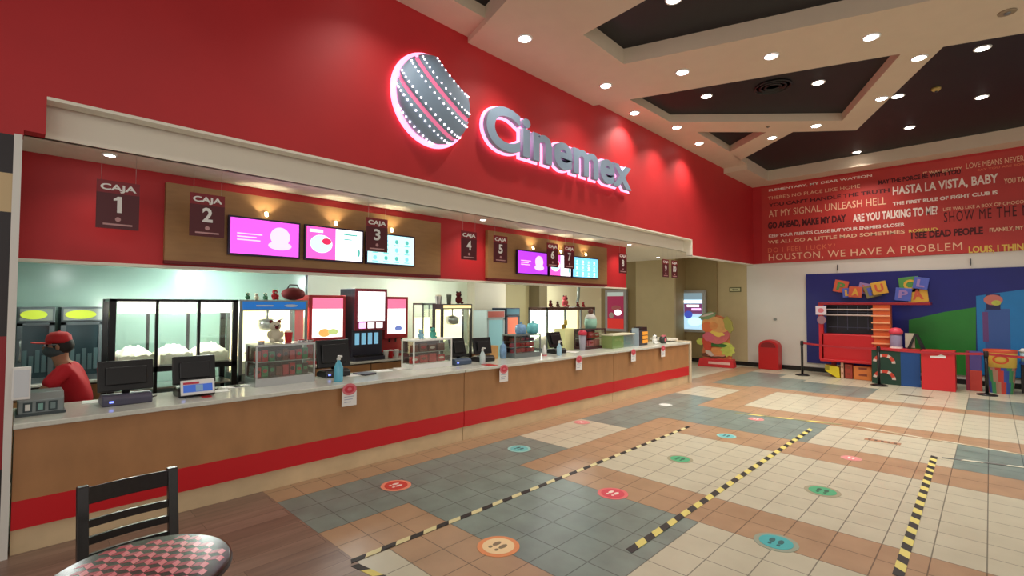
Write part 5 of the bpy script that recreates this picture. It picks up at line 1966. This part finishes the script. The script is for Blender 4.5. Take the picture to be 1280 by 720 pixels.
# printed bucket bin and small things on the right
t = thing('printed_bucket', 'large round bin printed in yellow, red, blue and green', 'bin', (0.13, 14.98, 0), 0)
n = 32
m = MB()
pal = [M('bin stripe red', (190, 60, 50), 0.45), M('bin stripe blue', (50, 80, 160), 0.45), M('bin stripe green', (60, 140, 90), 0.45), M('bin stripe grey', (170, 130, 110), 0.45)]
prof = [(0.19, 0), (0.21, 0.25), (0.23, 0.5), (0.245, 0.56)]
for a in range(3):
    for k in range(n):
        i = m.mi(pal[((k + a) // 2) % 4])
        vs = []
        for (rr, z), kk in ((prof[a], k), (prof[a], k + 1), (prof[a + 1], k + 1), (prof[a + 1], k)):
            th = 2 * PI * kk / n
            vs.append(m.bm.verts.new((rr * math.cos(th), rr * math.sin(th), z)))
        m._face(vs, i, True)
m.build('striped_lower', None, t)
MB().lathe([(0.246, 0.56), (0.262, 0.86), (0.262, 0.9), (0.2, 0.91)], seg=32).build('yellow_upper', M('bin yellow', (238, 200, 90), 0.45), t)
m = MB()
n2 = 24
m.rings([[Vector((0.262 * math.sin(th) * 1.01, -0.262 * math.cos(th) * 1.01, 0.73 + 0.09 * math.sin(2 * PI * k / n2) * q_)) for k in range(n2) for th in (0.5 * math.cos(2 * PI * k / n2) * q_,)] for q_ in (1.0, 0.72)], None, False)
m.build('ring_print', M('bin print red', (206, 70, 40), 0.45), t)
MB().lathe([(0.266, 0.87), (0.272, 0.90), (0.266, 0.93)], seg=32, cap=False).build('rim', M('rim orange', (220, 90, 60), 0.4), t)
t = thing('red_toy_box', 'red and blue striped box behind the barrier post, left of the printed bucket', 'box', (-0.30, 14.9, 0), 0)
m = MB()
m.box(-0.06, 0.14, 0, 0.3, 0, 0.45, pal[0])
m.box(-0.06, 0.14, 0, 0.3, 0.45, 0.86, M('slate violet', (84, 70, 140), 0.5))
m.build('body', None, t, 0.01)
box('red_edge', -0.12, -0.06, 0, 0.3, 0, 0.86, M('dark pink edge', (140, 30, 60), 0.5), t)
t = thing('dark_cabinet', 'dark low cabinet at the right edge of the picture', 'cabinet', (0.45, 15.2, 0), 0)
box('body', 0, 0.8, 0, 0.5, 0.02, 0.62, M('very dark brown', (30, 18, 18), 0.5), t)
box('top', -0.02, 0.82, -0.02, 0.52, 0.62, 0.66, M('blue ledge', (30, 70, 150), 0.5), t)
t = thing('white_cup_tower', 'small pale cup at the right picture edge on the dark cabinet', 'cup', (0.50, 15.28, 0.66), 0)
MB().lathe([(0.05, 0), (0.07, 0.22)], seg=16).build('cup_body', M('pale aqua', (170, 210, 220), 0.4), t)
MB().lathe([(0.08, 0.22), (0.085, 0.25), (0.04, 0.3)], seg=16).build('cup_lid', WHITE, t)

# =================================================================== BARRIER POSTS AND BELTS
PB = M('post black', (16, 16, 17), 0.35)
posts = [fl(1003, 469), fl(1099, 482), fl(1234, 494)]
plab = ['black barrier post near the left edge of the blue mural', 'black barrier post in front of the orange ladder column', 'black barrier post in front of the printed bucket']
for p, l in zip(posts, plab):
    t = thing('barrier_post', l, 'barrier post', (p.x, p.y, 0), 0)
    MB().lathe([(0.17, 0), (0.17, 0.015), (0.12, 0.03), (0.04, 0.045)], seg=28).build('base', PB, t)
    MB().cyl((0, 0, 0.03), (0, 0, 0.86), 0.03, seg=16).build('pole', PB, t)
    m = MB()
    m.lathe([(0.036, 0.80), (0.04, 0.82), (0.04, 0.9), (0.03, 0.92)], seg=18)
    m.build('belt_head', PB, t)
BELT = M('belt red', (176, 40, 50), 0.6)
for a, b, l in ((posts[0], posts[1], 'thin red barrier belt between the left and middle posts'), (posts[1], posts[2], 'thin red barrier belt between the middle and right posts'),
                (posts[2], Vector((1.8, 14.2, 0)), 'thin red barrier belt running out of the picture at right')):
    d = (b - a)
    nrm = Vector((-d.y, d.x, 0)).normalized() * 0.002
    a2, b2 = a + d.normalized() * 0.042, b - d.normalized() * 0.042
    m = MB()
    i = m.mi(None)
    rs = []
    for k in range(11):
        s_ = k / 10
        p = a2.lerp(b2, s_)
        sag = -0.03 * 4 * s_ * (1 - s_)
        rs.append([p - nrm + Vector((0, 0, 0.835 + sag)), p + nrm + Vector((0, 0, 0.835 + sag)), p + nrm + Vector((0, 0, 0.885 + sag)), p - nrm + Vector((0, 0, 0.885 + sag))])
    m.rings(rs, None, True, False)
    tag(m.build('barrier_belt', BELT), l, 'barrier belt')
p = posts[2]
t = copy_tree(bpy.data.objects['barrier_post'])
t.location = (1.8, 14.2, 0)
t['label'] = 'black barrier post beyond the right edge of the picture'

# =================================================================== FLOOR TAPES AND DECALS
YT = M('tape yellow', (226, 214, 118), 0.5)
YW = M('tape pale yellow', (222, 214, 160), 0.5)
BT = M('tape black', (30, 28, 26), 0.5)
WT = M('tape worn white', (214, 212, 190), 0.5)


def tape(p0, p1, wdt, label, c1=YT, c2=BT, pitch=0.13, skip=None):
    p0, p1 = Vector((p0[0], p0[1], 0)), Vector((p1[0], p1[1], 0))
    L = (p1 - p0).length
    d = (p1 - p0).normalized()
    nrm = Vector((-d.y, d.x, 0))
    m = MB()
    n = int(L / pitch)
    sl = wdt * 0.8
    for k in range(n):
        s0, s1 = k * pitch, (k + 1) * pitch
        mat = c1 if k % 2 else c2
        if skip and k % skip == 1:
            continue
        q_ = []
        for s_, w_ in ((s0 - sl / 2, -1), (s1 - sl / 2, -1), (s1 + sl / 2, 1), (s0 + sl / 2, 1)):
            s_ = min(max(s_, 0), L)
            q_.append(p0 + d * s_ + nrm * w_ * wdt / 2)
        i = m.mi(mat)
        for z in (0.0035,):
            m._face([m.bm.verts.new((v.x, v.y, z)) for v in q_], i)
    o = m.build('floor_tape', None)
    so = o.modifiers.new('thick', 'SOLIDIFY')
    so.thickness = 0.002
    so.offset = -1
    tag(o, label, 'floor tape', 'hazard striped floor tapes')
    return o


f2 = lambda u, v: tuple(fl(u, v)[:2])
tape(f2(437, 703), f2(862, 533), 0.055, 'yellow and black tape line nearest the counter', YW)
tape(f2(785, 690), f2(1016, 535), 0.065, 'yellow and black tape line in the middle of the floor')
tape(f2(1122, 722), f2(1168, 570), 0.065, 'yellow and black tape line at the right of the floor')
tape(f2(442, 706), f2(500, 732), 0.055, 'short yellow and black tape at the corner beside the brown floor')
tape(f2(918, 516), f2(1062, 532), 0.07, 'worn yellow tape crossing the far teal tiles', YT, M('tape faded', (150, 150, 110), 0.5), 0.22)
tape(f2(1062, 532), f2(1300, 572), 0.05, 'worn pale tape crossing the far cream tiles', WT, M('tape faded sand', (196, 182, 150), 0.5), 0.22)
tape(f2(1176, 572), f2(1300, 587), 0.05, 'worn white and grey tape on the right teal tiles', WT, M('tape grey', (110, 112, 108), 0.5), 0.2)

dec = [(495, 607, 0.155, 'red', 'red floor decal on teal tiles nearest the counter'), (649, 561, 0.15, 'teal', 'teal floor decal beside the white tile patch'), (766, 617, 0.15, 'pink', 'pink-red floor decal at the edge of teal and terracotta'),
       (623, 683, 0.165, 'orange', 'orange ringed floor decal at the bottom centre'), (850, 574, 0.15, 'green', 'green floor decal on cream tiles between the first two tapes'), (1028, 614, 0.16, 'green', 'green floor decal on cream tiles between middle and right tapes'),
       (970, 678, 0.16, 'aqua', 'aqua floor decal on the terracotta band at bottom right'), (908, 545, 0.13, 'teal', 'small teal floor decal near the far teal tiles'), (727, 528, 0.13, 'pinkp', 'pale pink floor decal on the white tile patch near the counter'),
       (832, 506, 0.12, 'white', 'white floor decal on far teal tiles'), (945, 524, 0.12, 'pinkp', 'pale pink floor decal on the farthest teal strip'), (1064, 573, 0.11, 'pinkp', 'small pink floor decal on the terracotta band behind the green one')]
DC = {'red': ((214, 70, 60), (240, 150, 120)), 'teal': ((110, 190, 190), (150, 204, 196)), 'pink': ((214, 60, 80), (226, 110, 110)), 'orange': ((244, 214, 164), (230, 146, 90)), 'green': ((70, 170, 120), (160, 154, 126)),
      'aqua': ((60, 176, 180), (150, 160, 140)), 'pinkp': ((226, 140, 140), (214, 150, 140)), 'white': ((226, 230, 226), (200, 206, 200))}
for u, v, r, c, l in dec:
    p = fl(u, v)
    t = thing('floor_decal', l, 'floor decal', (p.x, p.y, 0.0), 0, 'round distance decals on the floor')
    a, b = DC[c]
    MB().lathe([(r, 0.0005), (r, 0.003)], seg=30).build('outer_disc', M('decal rim ' + c, b, 0.5), t)
    MB().lathe([(r * 0.76, 0.003), (r * 0.76, 0.005)], seg=30).build('inner_disc', M('decal core ' + c, a, 0.5), t)
    m = MB()
    for sx_ in (-1, 1):
        m.prism([(sx_ * r * 0.2 + r * 0.13 * math.cos(2 * PI * k / 12), r * 0.1 + r * 0.26 * math.sin(2 * PI * k / 12)) for k in range(12)], 0.005, 0.0065, 'z')
        m.prism([(sx_ * r * 0.2 + r * 0.09 * math.cos(2 * PI * k / 12), -r * 0.32 + r * 0.11 * math.sin(2 * PI * k / 12)) for k in range(12)], 0.005, 0.0065, 'z')
    m.build('footprints', M('decal mark ' + c, tuple(int(x * 0.55) for x in a) if c in ('green', 'aqua', 'teal', 'orange') else (246, 226, 214), 0.5), t)
# small floor plates
for u, v, a, b, mt, l in ((1103, 552, 0.2, 0.06, TERR_T, 'thin terracotta floor plate on the cream tiles at right'), (1143, 495, 0.3, 0.05, M('grey floor grate', (110, 96, 74), 0.5), 'narrow grey floor grate in front of the play table')):
    p = fl(u, v)
    t = thing('floor_plate', l, 'floor plate', (p.x, p.y, 0), 0)
    MB().box(-a, a, -b, b, 0.0005, 0.004).build('plate', MATS.get('grey floor grate') if mt is not TERR_T else M('plain terracotta', (170, 124, 92), 0.5), t)
    m = MB()
    for k in range(5):
        m.box(-a * 0.8 + k * a * 0.36, -a * 0.8 + k * a * 0.36 + 0.03, -b * 0.5, b * 0.5, 0.004, 0.0055)
    m.build('slots', M('slot dark', (90, 74, 58), 0.6), t)

# =================================================================== CHAIR AND TABLE
t = thing('chair', 'black ladder-back chair with worn paint at the small round table', 'chair', (-3.42, 0.50, 0), D(4))
# local: chair faces +x; back plane at x = 0, width along y
CW = 0.20
for s_ in (-1, 1):
    m = MB()
    m.rings([[Vector((x + dx, s_ * CW + dy, z)) for dx, dy in ((-0.02, -0.024), (0.02, -0.024), (0.02, 0.024), (-0.02, 0.024))] for x, z in ((0.0, 0), (0.03, 0.42), (0.02, 0.55), (-0.03, 0.915))], None, True, False)
    m.build('back_post', CHAIRB, t, 0.004)
    m = MB()
    m.rings([[Vector((0.40 + dx, s_ * (CW + 0.01) + dy, z)) for dx, dy in ((-q_, -q_), (q_, -q_), (q_, q_), (-q_, q_))] for q_, z in ((0.014, 0), (0.02, 0.43))], None, True, False)
    m.build('front_leg', CHAIRB, t, 0.003)
    m = MB()
    m.cyl((0.01, s_ * CW, 0.2), (0.40, s_ * (CW + 0.01), 0.2), 0.011)
    m.build('stretcher', CHAIRB, t)


def slat(z0, z1, x, bow=0.02):
    m = MB()
    rs = []
    for k in range(11):
        y = -CW + 2 * CW * k / 10
        xx = x - bow * math.sin(PI * k / 10)
        rs.append([Vector((xx - 0.008, y, z0)), Vector((xx + 0.008, y, z0)), Vector((xx + 0.008, y, z1)), Vector((xx - 0.008, y, z1))])
    m.rings(rs, None, True, False)
    return m


slat(0.815, 0.905, -0.022).build('top_rail', CHAIRB, t, 0.004)
for z in (0.70, 0.615, 0.53):
    slat(z, z + 0.04, 0.02 - (z - 0.55) * 0.13).build('back_slat', CHAIRB, t)
MB().cyl((0.40, -CW, 0.26), (0.40, CW, 0.26), 0.011).build('stretcher', CHAIRB, t)
MB().box(0.0, 0.42, -CW - 0.02, CW + 0.02, 0.43, 0.47).build('seat', CHAIRB, t, 0.012)

t = thing('round_table', 'small round table with pink tile-patterned dark top at the bottom left', 'table', (-2.60, 0.42, 0), D(-20))
DT = M('table dark laminate', (52, 32, 34), 0.15, noise=0.15, scale=10)
MB().lathe([(0.325, 0.725), (0.335, 0.735), (0.335, 0.745), (0.325, 0.75)], seg=56, smooth=True).build('tabletop', DT, t)
# printed pattern: rows of rhombi
m = MB()
P1, P2, P3 = M('table print pink', (226, 112, 124), 0.2), M('table print rose', (176, 62, 78), 0.2), M('table print purple', (84, 46, 120), 0.2)
rr = 0.037
for i in range(-9, 10):
    for j in range(-9, 10):
        cx, cy = (i + 0.5 * (j % 2)) * rr * 1.75, j * rr * 1.5
        if math.hypot(cx, cy) > 0.285:
            continue
        tb_ = cx > 0.17
        hx = [Vector((cx + rr * 0.93 * math.cos(PI / 6 + k * PI / 3), cy + rr * 0.93 * math.sin(PI / 6 + k * PI / 3), 0.7506)) for k in range(6)]
        c0 = Vector((cx, cy, 0.7506))
        for k, mt in ((0, P3 if tb_ else P1), (1, P3 if tb_ else P2)):
            vs = [c0, hx[k * 2], hx[k * 2 + 1], hx[(k * 2 + 2) % 6]]
            m._face([m.bm.verts.new(v) for v in vs], m.mi(mt))
m.build('printed_pattern', None, t)
MB().lathe([(0.34, 0.722), (0.34, 0.73), (0.3, 0.72)], seg=48, cap=False).build('edge_band', BLACK, t)
MB().cyl((0, 0, 0.03), (0, 0, 0.72), 0.035, seg=20).build('column', BLACKM, t)
MB().lathe([(0.22, 0), (0.22, 0.015), (0.06, 0.045)], seg=32).build('base', BLACKM, t)
MB().lathe([(0.05, 0.69), (0.16, 0.72)], seg=20).build('top_bracket', BLACKM, t)

# =================================================================== PERSON BEHIND THE COUNTER


def skin_obj(name, verts, edges, radii, mat, parent, sub=2, root=0):
    me = bpy.data.meshes.new(name)
    me.from_pydata([Vector(v) for v in verts], edges, [])
    o = bpy.data.objects.new(name, me)
    col.objects.link(o)
    o.parent = parent
    sk = o.modifiers.new('skin', 'SKIN')
    sk.use_smooth_shade = True
    for i, r in enumerate(radii):
        d = me.skin_vertices[0].data[i]
        d.radius = r if isinstance(r, tuple) else (r, r)
        d.use_root = (i == root)
    if sub:
        ss = o.modifiers.new('sub', 'SUBSURF')
        ss.levels = sub
        ss.render_levels = sub
    me.materials.append(mat)
    return o


# local frame: person faces -y, x to the person's left
PT = thing('person', 'person in red cap, grey face mask and red shirt leaning over behind the counter', 'person', (-6.42, 0.43, -0.02), D(-12))
V, Eg, Rd = [], [], []


def av(p, r, prev=None):
    V.append(p)
    Rd.append(r)
    if prev is not None:
        Eg.append((prev, len(V) - 1))
    return len(V) - 1


pel = av((0, 0.10, 0.86), (0.15, 0.11))
ws = av((0, 0.07, 1.02), (0.125, 0.095), pel)
ch = av((0, 0.0, 1.19), (0.15, 0.11), ws)
nk = av((0, -0.05, 1.32), 0.055, ch)
hd0 = av((0, -0.075, 1.40), (0.065, 0.075), nk)
hd1 = av((0, -0.09, 1.47), (0.075, 0.09), hd0)
hd2 = av((0, -0.085, 1.54), (0.07, 0.085), hd1)
for s_ in (-1, 1):
    sh = av((s_ * 0.16, -0.01, 1.26), 0.055, ch)
    if s_ == 1:
        el = av((0.24, -0.16, 1.06), 0.042, sh)
        wr = av((0.20, -0.36, 1.02), 0.027, el)
        dirn = Vector((-0.1, -0.95, -0.05)).normalized()
        wr_p = Vector((0.20, -0.36, 1.02))
    else:
        el = av((-0.25, -0.05, 1.02), 0.042, sh)
        wr = av((-0.20, -0.26, 0.97), 0.027, el)
        dirn = Vector((0.15, -0.9, 0.1)).normalized()
        wr_p = Vector((-0.20, -0.26, 0.97))
    pm = av(tuple(wr_p + dirn * 0.06), (0.034, 0.018), wr)
    side = Vector((1, 0, 0))
    for k, (off, ln) in enumerate(((-0.026, 0.062), (-0.009, 0.072), (0.009, 0.068), (0.026, 0.052))):
        b0 = av(tuple(wr_p + dirn * 0.095 + side * off), 0.0095, pm)
        b1 = av(tuple(wr_p + dirn * (0.095 + ln * 0.55) + side * off * 1.1 + Vector((0, 0, -0.012))), 0.0085, b0)
        av(tuple(wr_p + dirn * (0.095 + ln * 0.9) + side * off * 1.1 + Vector((0, 0, -0.035))), 0.007, b1)
    th0 = av(tuple(wr_p + dirn * 0.04 - side * s_ * 0.036), 0.011, pm)
    av(tuple(wr_p + dirn * 0.085 - side * s_ * 0.052 + Vector((0, 0, -0.01))), 0.009, th0)
for s_ in (-1, 1):
    hp = av((s_ * 0.09, 0.10, 0.80), 0.085, pel)
    kn = av((s_ * 0.10, 0.06, 0.45), 0.058, hp)
    an = av((s_ * 0.10, 0.10, 0.09), 0.038, kn)
    av((s_ * 0.10, -0.06, 0.04), (0.035, 0.03), an)
skin_obj('body', V, Eg, Rd, SKIN, PT, 2, pel)
# shirt over torso and upper arms, ends at hem and sleeves
sv = [(0, 0.10, 0.86), (0, 0.07, 1.02), (0, 0.0, 1.19), (0, -0.03, 1.275), (-0.165, -0.01, 1.26), (-0.24, -0.04, 1.08), (0.165, -0.01, 1.26), (0.23, -0.13, 1.11)]
skin_obj('shirt', sv, [(0, 1), (1, 2), (2, 3), (2, 4), (4, 5), (2, 6), (6, 7)], [(0.17, 0.13), (0.145, 0.115), (0.165, 0.13), (0.08, 0.075), 0.075, 0.066, 0.075, 0.066], M('red shirt', (206, 22, 40), 0.7), PT, 2, 0)
tv = [(0, 0.10, 0.88), (-0.09, 0.10, 0.78), (-0.10, 0.06, 0.45), (-0.10, 0.10, 0.12), (0.09, 0.10, 0.78), (0.10, 0.06, 0.45), (0.10, 0.10, 0.12)]
skin_obj('trousers', tv, [(0, 1), (1, 2), (2, 3), (0, 4), (4, 5), (5, 6)], [(0.16, 0.12), 0.10, 0.072, 0.06, 0.10, 0.072, 0.06], M('dark trousers', (30, 28, 36), 0.8), PT, 2, 0)
m = MB()
for s_ in (-1, 1):
    m.ball((s_ * 0.10, 0.0, 0.045), 0.05, sc_=(0.95, 2.4, 0.9))
m.build('shoes', BLACK, PT)
# face: nose, ears, eyes; mask, hair, cap
m = MB()
for s_ in (-1, 1):
    m.ball((s_ * 0.078, -0.075, 1.475), 0.022, sc_=(0.5, 0.8, 1.3))
m.ball((0, -0.180, 1.468), 0.018, sc_=(0.8, 1, 1.3))
m.build('nose_and_ears', SKIN, PT)
m = MB()
for s_ in (-1, 1):
    m.ball((s_ * 0.032, -0.163, 1.495), 0.013, seg=10, rings=6)
m.build('eyes', M('eye dark', (30, 22, 20), 0.3), PT)
m = MB()
m.ball((0, -0.10, 1.435), 0.088, sc_=(0.92, 1.08, 0.75))
m.build('face_mask', M('grey mask cloth', (74, 82, 88), 0.8), PT)
m = MB()
for s_ in (-1, 1):
    m.ball((s_ * 0.036, -0.170, 1.497), 0.026, sc_=(1.1, 0.4, 0.8))
m.tube([(-0.06, -0.165, 1.5), (0, -0.185, 1.505), (0.06, -0.165, 1.5)], 0.005)
m.tube([(-0.078, -0.07, 1.5), (-0.07, -0.14, 1.5)], 0.004)
m.tube([(0.078, -0.07, 1.5), (0.07, -0.14, 1.5)], 0.004)
m.build('glasses', M('pale glasses', (180, 196, 206), 0.15, metal=0.3), PT)
m = MB()
m.ball((0, -0.055, 1.49), 0.092, sc_=(0.95, 1.0, 1.0))
m.build('hair', HAIR, PT)
m = MB()
m.lathe([(0.094, 1.515), (0.098, 1.545), (0.09, 1.585), (0.06, 1.615), (0.0, 1.625)], (0, -0.08, 0), 28)
m.lathe([(0.012, 1.622), (0.008, 1.632)], (0, -0.08, 0), 10)
cp = m.build('cap', M('cap red', (200, 22, 34), 0.6), PT)
m = MB()
n = 12
top = [Vector((0.09 * math.cos(PI + PI * k / n), -0.12 + 0.16 * math.sin(PI + PI * k / n), 1.528 - 0.012 * abs(math.cos(PI * k / n)))) for k in range(n + 1)]
bt = [v - Vector((0, 0, 0.007)) for v in top]
i = m.mi(None)
tv_ = [m.bm.verts.new(v) for v in top]
bv_ = [m.bm.verts.new(v) for v in bt]
m._face(tv_, i)
m._face(list(reversed(bv_)), i)
for k in range(n + 1):
    m._face([tv_[k], tv_[(k + 1) % (n + 1)], bv_[(k + 1) % (n + 1)], bv_[k]], i)
m.build('cap_brim', M('cap red', (200, 22, 34), 0.6), cp)
